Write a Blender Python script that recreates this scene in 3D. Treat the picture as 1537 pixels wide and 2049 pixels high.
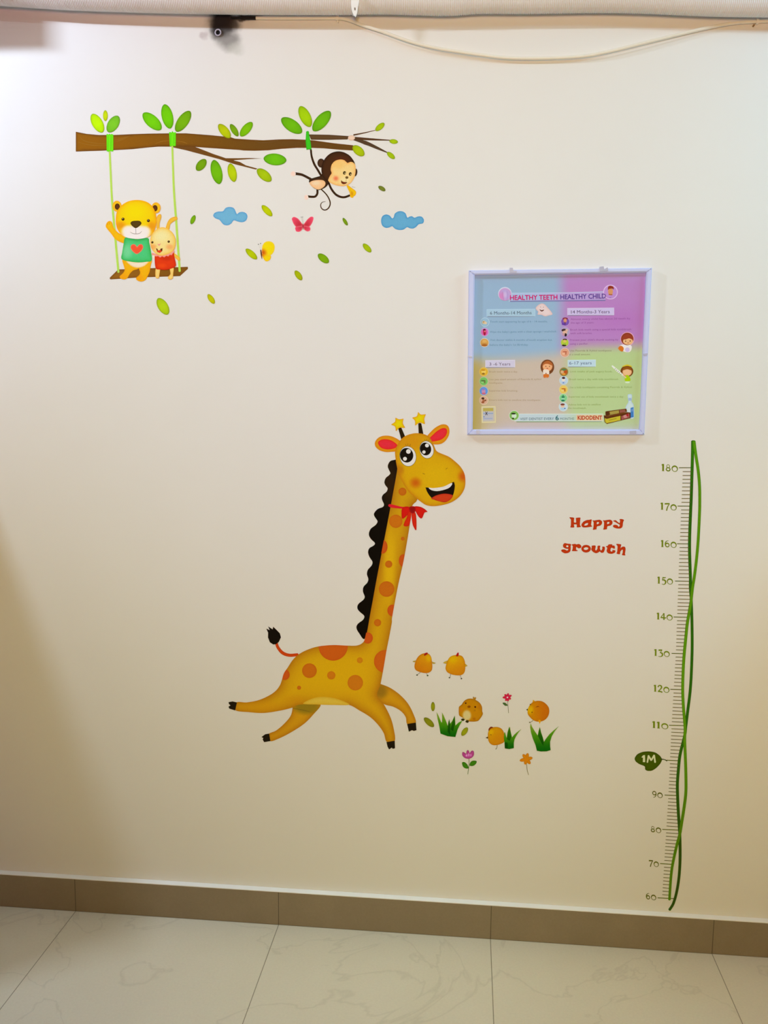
import bpy, math, random
import numpy as np
from mathutils import Vector, Matrix
from mathutils.geometry import delaunay_2d_cdt

for o in list(bpy.data.objects):
    bpy.data.objects.remove(o)
SC = bpy.context.scene
COL = SC.collection
rng = np.random.default_rng(7)

# ------------------------------------------------------------------ camera
IW, IH = 1537, 2049
F, TH, PS, RO, D, H = 1788.3, 0.12573, 0.09323, 0.01169, 2.36184, 1.48983
fw = np.array([-math.sin(PS)*math.cos(TH), math.cos(PS)*math.cos(TH), -math.sin(TH)])
r0 = np.array([math.cos(PS), math.sin(PS), 0.0]); u0 = np.cross(r0, fw)
rt = math.cos(RO)*r0 + math.sin(RO)*u0
up = -math.sin(RO)*r0 + math.cos(RO)*u0
cam = bpy.data.cameras.new('camera'); cam.sensor_fit = 'VERTICAL'; cam.sensor_height = 36
cam.lens = 36*F/IH; cam.clip_start = 0.05
camo = bpy.data.objects.new('camera', cam); COL.objects.link(camo)
m = Matrix.Identity(4)
for i in range(3):
    m[i][0], m[i][1], m[i][2] = rt[i], up[i], -fw[i]
m[1][3], m[2][3] = -D, H
camo.matrix_world = m
SC.camera = camo
# ------------------------------------------------------------------ light and exposure
w = bpy.data.worlds.new('room_air'); SC.world = w; w.use_nodes = True
w.node_tree.nodes['Background'].inputs[0].default_value = (1.0, 0.80, 0.53, 1)
w.node_tree.nodes['Background'].inputs[1].default_value = 0.004
def lamp(kind, name, loc, tgt, rgb, e, size=None, ang=None, soft=0.1):
    l = bpy.data.lights.new(name, kind); k = max(rgb); l.color = [c/k for c in rgb]; l.energy = e*k
    if kind == 'AREA': l.shape = 'RECTANGLE'; l.size, l.size_y = size
    else: l.spot_size = math.radians(ang); l.spot_blend = 1; l.shadow_soft_size = soft
    o = bpy.data.objects.new(name, l); COL.objects.link(o); o.location = loc
    o.rotation_euler = (Vector(tgt)-Vector(loc)).to_track_quat('-Z', 'Y').to_euler(); return o
lamp('AREA', 'bulb_light', (-1.9, -.9, 2.8), (-1.2, 0, 1.7), (0.757, 0.908, 1.109), 20, (.12, .05))
lamp('AREA', 'tube_light', (-.1, -1.3, 2.95), (-.1, 0, 1.6), (0.105, 0.13, 0.141), 30, (1.2, .05))
lamp('AREA', 'tube_light', (1.7, -.6, 2.6), (1.1, 0, 1.9), (0.284, 0.58, 0.779), 20, (.9, .05))
lamp('SPOT', 'added_front_fill', (.1, -3.2, 1.7), (.05, 0, 1.3), (0.0, 0.606, 0.077), 200, ang=65, soft=.3)  # three added front fills from one point, coloured to shape the wall's falloff
lamp('SPOT', 'added_front_fill', (.1, -3.2, 1.7), (.05, 0, 1.2), (0.0, 0.0, 0.376), 200, ang=50, soft=.3)
lamp('SPOT', 'added_front_fill', (.1, -3.2, 1.7), (.05, 0, 1.5), (1.215, 0.298, 0.0), 200, ang=80, soft=.3)
lamp('SPOT', 'added_upper_fill', (-.1, -3.2, 1.7), (-.1, 0, 2.1), (0.0, 0.057, 0.289), 200, ang=60)  # added blue fill aimed at the upper wall
lamp('SPOT', 'added_floor_fill', (.1, -1.2, 3.0), (.1, -.5, 0), (0.061, 0.064, 0.0), 200, ang=36)  # added fill that brightens the floor strip along the wall
SC.view_settings.view_transform = 'Standard'; SC.view_settings.look = 'None'
SC.view_settings.gamma = 1; SC.view_settings.use_curve_mapping = False
SC.view_settings.exposure = 0.0

# ------------------------------------------------------------------ helpers
def PX(p, depth=0.0):
    """point(s) of the photograph on the plane a given distance in front of the back wall"""
    p = np.atleast_2d(np.asarray(p, float))
    v = fw[None] + ((p[:, 0]-IW/2)/F)[:, None]*rt[None] - ((p[:, 1]-IH/2)/F)[:, None]*up[None]
    t = (D-depth)/v[:, 1]
    return np.array([0, -D, H])[None] + v*t[:, None]
def lin(c):
    c = np.asarray(c, float)/255.0
    return np.where(c <= 0.04045, c/12.92, ((c+0.055)/1.055)**2.4)
WA = np.array([0.80, 0.79, 0.765])           # albedo of the wall paint
_WY = np.array([150, 400, 690, 920, 1170, 1410, 1600, 1760], float)
_WC = np.array([(228,223,218),(223,219,210),(223,214,205),(217,208,190),(209,201,179),(202,192,164),(197,186,154),(188,175,140)], float)
def paint(rgb, y):
    """ink albedo that shows as rgb next to the wall paint at that height"""
    rgb = np.atleast_2d(np.asarray(rgb, float)); y = np.broadcast_to(np.asarray(y, float), (len(rgb),))
    wl = np.stack([np.interp(y, _WY, _WC[:, i]) for i in range(3)], 1)
    return np.clip(lin(rgb)/lin(wl)*WA[None], 0.002, 0.93)
def tag(o, label=None, cat=None, group=None, kind=None):
    if label: o['label'] = label
    if cat: o['category'] = cat
    if group: o['group'] = group
    if kind: o['kind'] = kind
    return o
def thing(name, label, cat, at, group=None, depth=0.0):
    o = bpy.data.objects.new(name, None); COL.objects.link(o); o.empty_display_size = 0.03
    o.location = PX([at], depth)[0]
    return tag(o, label, cat, group)
# ---- materials
def bsdf(name, rough=0.5, spec=0.3):
    mt = bpy.data.materials.new(name); mt.use_nodes = True; nt = mt.node_tree
    b = nt.nodes['Principled BSDF']; b.inputs['Roughness'].default_value = rough
    b.inputs['Specular IOR Level'].default_value = spec
    return mt, nt, b
def nd(nt, typ, **kw):
    n = nt.nodes.new(typ)
    for k, v in kw.items(): setattr(n, k, v)
    return n
def mathn(nt, op, a, b=None, c=None):
    n = nt.nodes.new('ShaderNodeMath'); n.operation = op
    for i, v in enumerate((a, b, c)):
        if v is None: continue
        if isinstance(v, (int, float)): n.inputs[i].default_value = v
        else: nt.links.new(v, n.inputs[i])
    return n.outputs[0]
def mixc(nt, fac, a, b, blend='MIX'):
    n = nt.nodes.new('ShaderNodeMix'); n.data_type = 'RGBA'; n.blend_type = blend
    for s, v in ((n.inputs[0], fac), (n.inputs[6], a), (n.inputs[7], b)):
        if isinstance(v, (int, float)): s.default_value = v
        elif isinstance(v, (tuple, list, np.ndarray)): s.default_value = tuple(v)[:3]+(1,)
        else: nt.links.new(v, s)
    return n.outputs[2]
def noise(nt, scale, detail=2.0, rough=0.5, vec=None):
    n = nd(nt, 'ShaderNodeTexNoise'); n.inputs['Scale'].default_value = scale
    n.inputs['Detail'].default_value = detail; n.inputs['Roughness'].default_value = rough
    if vec is None: vec = nd(nt, 'ShaderNodeTexCoord').outputs['Object']
    nt.links.new(vec, n.inputs['Vector']); return n.outputs[0]
def ink(name, grain, rough):
    mt, nt, b = bsdf(name, rough, 0.03)
    a = nd(nt, 'ShaderNodeAttribute', attribute_name='print')
    k = mathn(nt, 'MULTIPLY_ADD', noise(nt, 900, 2), grain*2, 1-grain)
    v = nd(nt, 'ShaderNodeVectorMath', operation='SCALE')
    nt.links.new(a.outputs['Color'], v.inputs[0]); nt.links.new(k, v.inputs[3])
    nt.links.new(v.outputs[0], b.inputs['Base Color']); return mt
INK = ink('printed_vinyl', 0.18, 0.55)
PAPER = ink('printed_poster_paper', 0.05, 0.4)
def plain(name, rgb, rough=0.5, spec=0.3, y=150, var=0.06, scale=60, metal=0):
    mt, nt, b = bsdf(name, rough, spec); c = paint(rgb, y)[0]
    b.inputs['Metallic'].default_value = metal
    nt.links.new(mixc(nt, noise(nt, scale, 3), c*(1-var), np.clip(c*(1+var), 0, .95)), b.inputs['Base Color']); return mt
# ---- 2-D outlines
def smooth_closed(p, seg=4.0):
    p = np.asarray(p, float); n = len(p); out = []
    for i in range(n):
        a, b, c, d = p[i-1], p[i], p[(i+1) % n], p[(i+2) % n]
        k = int(min(10, max(2, np.hypot(*(c-b))//seg+1)))
        for t in np.arange(k)/k:
            out.append(0.5*((2*b)+(c-a)*t+(2*a-5*b+4*c-d)*t*t+(3*b-a-3*c+d)*t**3))
    return np.array(out)
def smooth_open(p, k=6):
    p = np.asarray(p, float)
    if len(p) == 2: return p
    q = np.vstack([2*p[0]-p[1], p, 2*p[-1]-p[-2]]); out = []
    for i in range(1, len(q)-2):
        a, b, c, d = q[i-1:i+3]
        for t in np.arange(k)/k:
            out.append(0.5*((2*b)+(c-a)*t+(2*a-5*b+4*c-d)*t*t+(3*b-a-3*c+d)*t**3))
    out.append(p[-1]); return np.array(out)
def chaikin(p, n=1, off=0.0):
    """round the corners of an outline and fatten it by off pixels"""
    p = np.asarray(p, float)
    for _ in range(n):
        q = np.roll(p, -1, 0); p = np.stack([p*.8+q*.2, p*.2+q*.8], 1).reshape(-1, 2)
    if off:
        t = np.roll(p, -1, 0)-np.roll(p, 1, 0); t /= np.maximum(np.hypot(t[:, 0], t[:, 1]), 1e-6)[:, None]
        ar = np.sum(p[:, 0]*np.roll(p[:, 1], -1)-np.roll(p[:, 0], -1)*p[:, 1])
        p = p+np.stack([t[:, 1], -t[:, 0]], 1)*off*(1 if ar > 0 else -1)
    return [tuple(v) for v in p]
class Zm:
    """a window of the photograph: x0, y0 of its corner and its magnification"""
    def __init__(s, x, y, k): s.x, s.y, s.k = x, y, k
    def __call__(s, pts): return [(s.x+a/s.k, s.y+b/s.k) for a, b in pts]
    def p(s, x, y): return (s.x+x/s.k, s.y+y/s.k)
    def e(s, cx, cy, rx, ry=None, rot=0, n=28):
        ry = rx if ry is None else ry; r = math.radians(rot); o = []
        for i in range(n):
            t = 2*math.pi*i/n; a, b = rx*math.cos(t), ry*math.sin(t)
            o.append((cx+a*math.cos(r)-b*math.sin(r), cy+a*math.sin(r)+b*math.cos(r)))
        return s(o)
    def b(s, cx, cy, rx, ry, rgb, amt=1.0, hard=0.2):
        return (s.x+cx/s.k, s.y+cy/s.k, rx/s.k, ry/s.k, rgb, amt, hard)
    def st(s, pts, w, k=6):
        return stroke(s(pts), [a/s.k for a in (w if isinstance(w, (list, tuple)) else [w])], k)
I1 = Zm(0, 0, 1)
def stroke(pts, ws, k=6, cap=True):
    c = smooth_open(pts, k); n = len(c); ws = list(ws)
    if len(ws) == 1: ws = ws*2
    wv = np.interp(np.linspace(0, 1, n), np.linspace(0, 1, len(ws)), ws)/2
    t = np.gradient(c, axis=0); t /= np.maximum(np.hypot(t[:, 0], t[:, 1]), 1e-9)[:, None]
    nn = np.stack([-t[:, 1], t[:, 0]], 1)
    L = c+nn*wv[:, None]; R = c-nn*wv[:, None]
    e1 = [tuple(c[-1]+t[-1]*wv[-1]*.6)] if cap else []; e0 = [tuple(c[0]-t[0]*wv[0]*.6)] if cap else []
    return [tuple(q) for q in L]+e1+[tuple(q) for q in R[::-1]]+e0
def leafpts(a, b, wd, n=26):
    a, b = np.array(a, float), np.array(b, float); c = (a+b)/2; u = (b-a)/2; l = np.hypot(*u); u = u/l; v = np.array([-u[1], u[0]])
    o = []
    for i in range(n):
        t = 2*math.pi*i/n; s_ = math.sin(t)
        o.append(tuple(c+u*l*math.cos(t)+v*wd/2*math.copysign(abs(s_)**1.12, s_)))
    return o
def clip_convex(sub, clip):
    """part of a traced outline that lies inside a convex outline"""
    sub = [np.array(p, float) for p in sub]; clip = [np.array(p, float) for p in clip]
    ar = sum(clip[i-1][0]*clip[i][1]-clip[i][0]*clip[i-1][1] for i in range(len(clip)))
    if ar < 0: clip = clip[::-1]
    for i in range(len(clip)):
        a, b = clip[i-1], clip[i]; out = []
        side = lambda p: (b[0]-a[0])*(p[1]-a[1])-(b[1]-a[1])*(p[0]-a[0])
        for j in range(len(sub)):
            p, q = sub[j-1], sub[j]; sp, sq = side(p), side(q)
            if (sp >= 0) != (sq >= 0): out.append(p+(q-p)*sp/(sp-sq))
            if sq >= 0: out.append(q)
        sub = out
        if len(sub) < 3: return []
    return [tuple(p) for p in sub]
def inside(pt, poly):
    x, y = pt[:, 0], pt[:, 1]; r = np.zeros(len(pt), bool); n = len(poly)
    for i in range(n):
        (x1, y1), (x2, y2) = poly[i-1], poly[i]
        c = ((y1 > y) != (y2 > y)); 
        if y1 != y2: r ^= c & (x < (x2-x1)*(y-y1)/(y2-y1)+x1)
    return r
def segdist(pt, loops):
    d = np.full(len(pt), 1e9)
    for lp in loops:
        lp = np.asarray(lp); a = np.roll(lp, 1, 0)
        for (ax, ay), (bx, by) in zip(a, lp):
            vx, vy = bx-ax, by-ay; l2 = vx*vx+vy*vy+1e-12
            t = np.clip(((pt[:, 0]-ax)*vx+(pt[:, 1]-ay)*vy)/l2, 0, 1)
            d = np.minimum(d, np.hypot(pt[:, 0]-ax-t*vx, pt[:, 1]-ay-t*vy))
    return d
def sm(t): t = np.clip(t, 0, 1); return t*t*(3-2*t)
def sh(base, edge=None, ew=3.0, blobs=(), grad=None):
    """printed airbrush colouring: base ink, rim ink, soft blobs, two-point blend"""
    def f(x, y, d):
        c = np.tile(np.asarray(base, float), (len(x), 1))
        for g in ([grad] if grad and not isinstance(grad, list) else (grad or [])):
            (x0, y0), (x1, y1), rgb = g
            t = sm(((x-x0)*(x1-x0)+(y-y0)*(y1-y0))/((x1-x0)**2+(y1-y0)**2))[:, None]; c = c*(1-t)+np.array(rgb, float)*t
        if edge is not None:
            t = np.exp(-d/ew)[:, None]; c = c*(1-t)+np.array(edge, float)*t
        for cx, cy, rx, ry, rgb, amt, hard in blobs:
            q = np.hypot((x-cx)/rx, (y-cy)/ry); t = (amt*sm((1-q)/(1-hard)))[:, None]; c = c*(1-t)+np.array(rgb, float)*t
        return c
    return f
def pl(pts, col, smooth=True, holes=(), lay=0, step=None):
    return dict(pts=pts, col=col, smooth=smooth, holes=holes, lay=lay, step=step)
LT = 0.0001
INKD = 1.0                                   # ink strength of the sticker sheet being cut
def mk(name, polys, root=None, lay=0, depth=0.0002, mat=None, label=None, cat=None, group=None, kind=None, colmul=None, parent=None):
    """link one printed, thin, slightly raised mesh cut to the given outlines"""
    V, Fc, C = [], [], []
    for qi, q in enumerate(polys):
        raw = 'raw' in q
        if raw:
            P2, tris = q['raw']; P2 = np.asarray(P2, float); d = np.zeros(len(P2))
        else:
            loops = [smooth_closed(q['pts']) if q['smooth'] else np.asarray(q['pts'], float)]
            loops += [smooth_closed(h_) if q['smooth'] else np.asarray(h_, float) for h_ in q['holes']]
            pts, ed = [], []
            for lp in loops:
                s0 = len(pts); pts += [tuple(v) for v in lp]; ed += [(s0+i, s0+(i+1) % len(lp)) for i in range(len(lp))]
            if callable(q['col']):
                o = loops[0]; x0, y0 = o.min(0); x1, y1 = o.max(0)
                st = q['step'] or max(0.6, min(4.0, math.sqrt((x1-x0)*(y1-y0))/16))
                gx, gy = np.meshgrid(np.arange(x0+st/2, x1, st), np.arange(y0+st/2, y1, st*.866)); gx = gx+(np.arange(gx.shape[0]) % 2)[:, None]*st/2
                g = np.stack([gx.ravel(), gy.ravel()], 1)+rng.uniform(-.1, .1, (gx.size, 2))*st
                ok = inside(g, loops[0])
                for hl in loops[1:]: ok &= ~inside(g, hl)
                g = g[ok]
                if len(g): g = g[segdist(g, loops) > st*.45]
                pts += [tuple(v) for v in g]
            r_ = delaunay_2d_cdt([Vector(v) for v in pts], ed, [], 5 if len(loops) > 1 else 1, 1e-5)
            P2 = np.array([(v.x, v.y) for v in r_[0]]); tris = [tuple(t) for t in r_[2]]
            if len(P2) == 0: continue
            if len(loops) > 1:
                cen = np.array([P2[list(t)].mean(0) for t in tris]); bad = np.zeros(len(tris), bool)
                for hl in loops[1:]: bad |= inside(cen, hl)
                tris = [t for t, b_ in zip(tris, bad) if not b_]
            d = segdist(P2, loops) if callable(q['col']) else np.zeros(len(P2))
        dep = depth+(lay+q.get('lay', 0)+1+.03*qi)*LT
        W3 = PX(P2, dep)
        col = q['col'](P2[:, 0], P2[:, 1], d) if callable(q['col']) else np.tile(np.asarray(q['col'], float), (len(P2), 1))
        alb = paint(col, P2[:, 1])*(INKD if colmul is None else colmul)
        s0 = len(V); cnt = {}
        for t in tris:
            a, b, c = (W3[t[0]], W3[t[1]], W3[t[2]])
            if np.cross(b-a, c-a)[1] > 0: t = t[::-1]
            Fc.append([s0+i for i in t])
            for i in range(len(t)):
                e = (t[i], t[(i+1) % len(t)]); cnt[e] = cnt.get(e, 0)+1
        V += list(W3); C += list(alb)
        back = {}
        if not q.get('noskirt'):
            for (a, b) in [e for e in cnt if (e[1], e[0]) not in cnt]:
                for i in (a, b):
                    if i not in back:
                        back[i] = len(V); V.append(np.array([W3[i][0], -max(depth-0.0001, 0.00005), W3[i][2]])); C.append(alb[i])
                Fc.append([s0+b, s0+a, back[a], back[b]])
    V = np.array(V)
    if root is None:
        org = np.array([(V[:, 0].min()+V[:, 0].max())/2, 0, V[:, 2].min()])
    else:
        org = np.array(root.location)
        par = parent
    me = bpy.data.meshes.new(name); me.from_pydata([tuple(v) for v in V-org], [], Fc); me.update()
    at = me.attributes.new('print', 'FLOAT_COLOR', 'POINT')
    at.data.foreach_set('color', np.concatenate([np.array(C), np.ones((len(C), 1))], 1).astype(np.float32).ravel())
    me.materials.append(mat or INK)
    o = bpy.data.objects.new(name, me); COL.objects.link(o)
    if root is None: o.location = org
    else: o.parent = parent or root
    return tag(o, label, cat, group, kind)
_txt = {}
def text2d(s, bold=0.0):
    if (s, bold) not in _txt:
        cu = bpy.data.curves.new('lettering', 'FONT'); cu.body = s; cu.resolution_u = 2; cu.offset = bold
        ob = bpy.data.objects.new('lettering', cu); COL.objects.link(ob)
        dg = bpy.context.evaluated_depsgraph_get(); me = bpy.data.meshes.new_from_object(ob.evaluated_get(dg))
        v = np.array([tuple(x.co)[:2] for x in me.vertices]); f = [tuple(p.vertices) for p in me.polygons]
        bpy.data.objects.remove(ob); bpy.data.curves.remove(cu); bpy.data.meshes.remove(me)
        _txt[(s, bold)] = (v, f)
    return _txt[(s, bold)]
def tx(s, a, b, h, col, bold=0.0, lay=0):
    """a line of lettering from a to b along its baseline, capitals h tall (photograph pixels)"""
    v, f = text2d(s, bold); x0, x1 = v[:, 0].min(), v[:, 0].max(); a, b = np.array(a, float), np.array(b, float)
    u = b-a; n = np.array([u[1], -u[0]])/np.hypot(*u)
    P2 = a[None]+u[None]*((v[:, 0]-x0)/(x1-x0))[:, None]+n[None]*(v[:, 1]/0.69*h)[:, None]
    return dict(raw=(P2, f), col=col, lay=lay, noskirt=True)
# ---- solid geometry
def solid(name, V, Fc, mat, root=None, smooth=False, parent=None, origin=None):
    V = np.asarray(V, float)
    org = np.array(root.location) if root is not None else (np.array(origin) if origin is not None else np.array([(V[:, 0].min()+V[:, 0].max())/2, (V[:, 1].min()+V[:, 1].max())/2, V[:, 2].min()]))
    me = bpy.data.meshes.new(name); me.from_pydata([tuple(v) for v in V-org], [], Fc); me.update(); me.materials.append(mat)
    if smooth: me.polygons.foreach_set('use_smooth', [True]*len(me.polygons))
    o = bpy.data.objects.new(name, me); COL.objects.link(o)
    if root is not None: o.parent = parent or root
    else: o.location = org
    return o
def box(lo, hi, bev=0.0):
    (x0, y0, z0), (x1, y1, z1) = lo, hi
    V = [(x0,y0,z0),(x1,y0,z0),(x1,y1,z0),(x0,y1,z0),(x0,y0,z1),(x1,y0,z1),(x1,y1,z1),(x0,y1,z1)]
    return V, [(0,3,2,1),(4,5,6,7),(0,1,5,4),(1,2,6,5),(2,3,7,6),(3,0,4,7)]
def prism(px, d0, d1, inset=0.0):
    """px outline standing out of the wall from depth d0 to depth d1"""
    n = len(px); A = PX(px, d0); B = PX(px, d1); B[:, 0] = A[:, 0]; B[:, 2] = A[:, 2]
    c = A.mean(0); B2 = B.copy()
    if inset:
        B2[:, 0] += (c[0]-B[:, 0])*inset; B2[:, 2] += (c[2]-B[:, 2])*inset
    V = np.vstack([A, B2]); Fc = [tuple(range(n, 2*n))[::-1], tuple(range(n))]+[(i, (i+1) % n, n+(i+1) % n, n+i) for i in range(n)]
    return V, Fc
def sweep(path, radii, seg=16, caps=True):
    path = np.asarray(path, float); n = len(path); t = np.gradient(path, axis=0); t /= np.linalg.norm(t, axis=1)[:, None]
    V, Fc = [], []
    for i in range(n):
        ref = np.array([0, 1.0, 0]) if abs(t[i][1]) < .9 else np.array([1.0, 0, 0])
        a = np.cross(t[i], ref); a /= np.linalg.norm(a); b = np.cross(t[i], a)
        r = radii[i] if hasattr(radii, '__len__') else radii
        for k in range(seg):
            q = 2*math.pi*k/seg; V.append(path[i]+r*(math.cos(q)*a+math.sin(q)*b))
    for i in range(n-1):
        for k in range(seg):
            Fc.append((i*seg+k, i*seg+(k+1) % seg, (i+1)*seg+(k+1) % seg, (i+1)*seg+k))
    if caps: Fc += [tuple(range(seg))[::-1], tuple(range((n-1)*seg, n*seg))]
    return V, Fc
def merge(*vf):
    V, Fc = [], []
    for v, f in vf:
        s0 = len(V); V += [tuple(x) for x in v]; Fc += [tuple(s0+i for i in q) for q in f]
    return V, Fc

# ------------------------------------------------------------------ the setting
XL, XR, CEIL, YF = -4.0, 4.0, 3.1, -5.0
def wall_mat():
    mt, nt, b = bsdf('wall_paint', 0.75, 0.2)
    co = nd(nt, 'ShaderNodeTexCoord').outputs['Object']
    c = mixc(nt, noise(nt, 2.2, 4, .6, co), WA*0.975, np.minimum(WA*1.02, 1))
    wob = nd(nt, 'ShaderNodeTexNoise'); wob.inputs['Scale'].default_value = 26; wob.inputs['Detail'].default_value = 4
    nt.links.new(co, wob.inputs['Vector'])
    vv = nd(nt, 'ShaderNodeVectorMath', operation='MULTIPLY_ADD'); nt.links.new(wob.outputs['Color'], vv.inputs[0])
    vv.inputs[1].default_value = (.03, 0, .03); vv.inputs[2].default_value = (-.015, 0, -.015)
    ad = nd(nt, 'ShaderNodeVectorMath', operation='ADD'); nt.links.new(co, ad.inputs[0]); nt.links.new(vv.outputs[0], ad.inputs[1])
    sp = nd(nt, 'ShaderNodeSeparateXYZ'); nt.links.new(ad.outputs[0], sp.inputs[0])
    # soot, burn and scuff marks: centre (photo pixels), half sizes (m), ink, strength
    for (px, py, rx, rz, rgb, amt) in STAINS:
        q = PX([(px, py)])[0]
        dx = mathn(nt, 'DIVIDE', mathn(nt, 'SUBTRACT', sp.outputs[0], float(q[0])), rx)
        dz = mathn(nt, 'DIVIDE', mathn(nt, 'SUBTRACT', sp.outputs[2], float(q[2])), rz)
        r = mathn(nt, 'SQRT', mathn(nt, 'ADD', mathn(nt, 'MULTIPLY', dx, dx), mathn(nt, 'MULTIPLY', dz, dz)))
        mr = nd(nt, 'ShaderNodeMapRange', interpolation_type='SMOOTHSTEP'); nt.links.new(r, mr.inputs[0])
        mr.inputs[1].default_value = 1.0; mr.inputs[2].default_value = 0.3; mr.inputs[3].default_value = 0; mr.inputs[4].default_value = amt
        c = mixc(nt, mr.outputs[0], c, paint(rgb, 150)[0])
    nt.links.new(c, b.inputs['Base Color'])
    bp = nd(nt, 'ShaderNodeBump'); bp.inputs['Strength'].default_value = 0.18; bp.inputs['Distance'].default_value = 0.004
    nt.links.new(noise(nt, 9, 4, .55, co), bp.inputs['Height']); nt.links.new(bp.outputs[0], b.inputs['Normal'])
    return mt
STAINS = [(444, 42, .056, .040, (30, 24, 24), .99), (440, 58, .034, .034, (38, 32, 34), .97), (456, 80, .042, .034, (112, 106, 102), .75), (470, 97, .034, .02, (190, 188, 178), .55),
          (466, 50, .034, .022, (46, 36, 34), .85), (410, 70, .016, .012, (190, 176, 174), .7), (482, 36, .075, .010, (44, 32, 30), .92), (560, 1786, .02, .006, (200, 190, 165), .4)]
wall = solid('wall_back', *box((XL, 0, 0), (XR, 0.12, CEIL)), wall_mat(), origin=(0, 0, 0)); tag(wall, kind='structure')
BH, BT, X0 = 0.10088, 0.02, 0.09312
def tile_mat(name, lo, hi, joint, rough, vein, vs):
    mt, nt, b = bsdf(name, rough, 0.35)
    co = nd(nt, 'ShaderNodeTexCoord').outputs['Object']; sp = nd(nt, 'ShaderNodeSeparateXYZ'); nt.links.new(co, sp.inputs[0])
    c = mixc(nt, noise(nt, vs, 6, .65, co), lo, hi)
    c = mixc(nt, mathn(nt, 'MULTIPLY', noise(nt, 160, 2, .6, co), .35), c, np.array(lo)*.72)
    if vein is not None:
        wv = nd(nt, 'ShaderNodeTexNoise'); wv.inputs['Scale'].default_value = 2.1; wv.inputs['Detail'].default_value = 5; wv.inputs['Distortion'].default_value = 1.2
        nt.links.new(co, wv.inputs['Vector'])
        q = mathn(nt, 'ABSOLUTE', mathn(nt, 'SUBTRACT', wv.outputs[0], .5))
        mr = nd(nt, 'ShaderNodeMapRange'); nt.links.new(q, mr.inputs[0]); mr.inputs[1].default_value = 0; mr.inputs[2].default_value = .012
        mr.inputs[3].default_value = .22; mr.inputs[4].default_value = 0
        c = mixc(nt, mr.outputs[0], c, vein)
    # joints every 0.6 m
    def jt(s, off, wd):
        t = mathn(nt, 'ABSOLUTE', mathn(nt, 'SUBTRACT', mathn(nt, 'FRACT', mathn(nt, 'ADD', mathn(nt, 'DIVIDE', mathn(nt, 'SUBTRACT', s, off), .6), 50.5)), .5))
        return mathn(nt, 'LESS_THAN', t, wd/.6/2)
    k = jt(sp.outputs[0], X0, .0022)
    if name == 'floor_tile': k = mathn(nt, 'MAXIMUM', k, jt(sp.outputs[1], -.02, .0022))
    nt.links.new(mixc(nt, k, c, joint), b.inputs['Base Color'])
    return mt
flo = solid('floor', *box((XL, YF, -0.1), (XR, 0.12, 0)), tile_mat('floor_tile', (.72, .655, .51), (.83, .765, .62), (.30, .26, .19), .32, (.40, .36, .28), 3.0), origin=(0, 0, 0)); tag(flo, kind='structure')
cei = solid('ceiling', *box((XL, YF, CEIL), (XR, 0.12, CEIL+.1)), plain('ceiling_paint', (235, 232, 228), .8), origin=(0, 0, 0)); tag(cei, kind='structure')
bbm = tile_mat('skirting_tile', (.25, .20, .135), (.36, .29, .20), (.12, .095, .065), .35, None, 7.0)
bb = solid('baseboard_back', *box((XL, -BT, 0.0005), (XR, -0.0005, BH-.002)), bbm, origin=(0, 0, 0)); tag(bb, kind='structure')
q0 = PX([(108, 70)])[0]; q1 = PX([(60, 0)])[0]
xb = (q0[0]-.289/.611*1.9)/(1+.289/.611)
blk = solid('added_shade_block_top', *box((XL, -.289, q1[2]+.012), (xb, -.0005, q1[2]+.30)), plain('shade_block_paint', (232, 229, 226), .6), origin=(0, 0, 0)); tag(blk, kind='structure')  # added unseen box, sized to cast the shade at the upper left
for nm, lo, hi in (('added_shade_block_left', (-2.2, -.62, .0005), (-1.53, -.0215, 1.76)), ('added_shade_block_right', (1.02, -.55, .0005), (1.7, -.0215, 1.42))):  # added unseen boxes that shade the lower left and lower right
    tag(solid(nm, *box(lo, hi), plain(nm+'_paint', (225, 220, 210), .6), origin=(0, 0, 0)), kind='structure')
led = solid('trim_1', *merge(box((XL, -BT-.0005, BH-.002), (XR, -0.0003, BH))), plain('ledge_paint', (232, 224, 200), .6, y=1600, var=.08, scale=14), origin=(0, 0, 0)); tag(led, kind='structure')

# ------------------------------------------------------------------ services under the ceiling
white_plastic = plain('white_plastic', (236, 233, 228), .45, .4, var=.03)
duct_mat = plain('ribbed_hose_plastic', (222, 216, 212), .5, .35, var=.05, scale=25)
cable_mat = plain('cable_sheath', (232, 222, 205), .5, .4, var=.05)
black_tape = plain('black_tape', (30, 24, 22), .7, .2)
dark_hole = plain('dark_hole', (26, 22, 24), .8, .1)
grey_metal = plain('grey_metal', (176, 168, 182), .4, .5)
# ribbed hose along the wall top
DR, DD = 0.029, 0.043
low = [(-420, -4), (-120, 6), (0, 12), (80, 17), (150, 21), (300, 26), (450, 29), (650, 30), (767, 29), (892, 32), (960, 28), (1060, 28), (1200, 26), (1300, 28), (1417, 33), (1537, 35), (1700, 37), (1960, 40)]
lowp = PX(smooth_open(low, 8), DD); lowp[:, 2] += DR*1.045
seg_l = np.r_[0, np.cumsum(np.linalg.norm(np.diff(lowp, axis=0), axis=1))]
s = np.arange(0, seg_l[-1], 0.0045/4)
path = np.stack([np.interp(s, seg_l, lowp[:, i]) for i in range(3)], 1)
rad = DR-0.0019*(1-np.array([1, .75, 0, .75])[np.arange(len(s)) % 4])
hose = solid('ribbed_hose', *sweep(path, rad, 20), duct_mat, smooth=True)
tag(hose, 'white ribbed flexible hose running along the top of the wall', 'hose')
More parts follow.
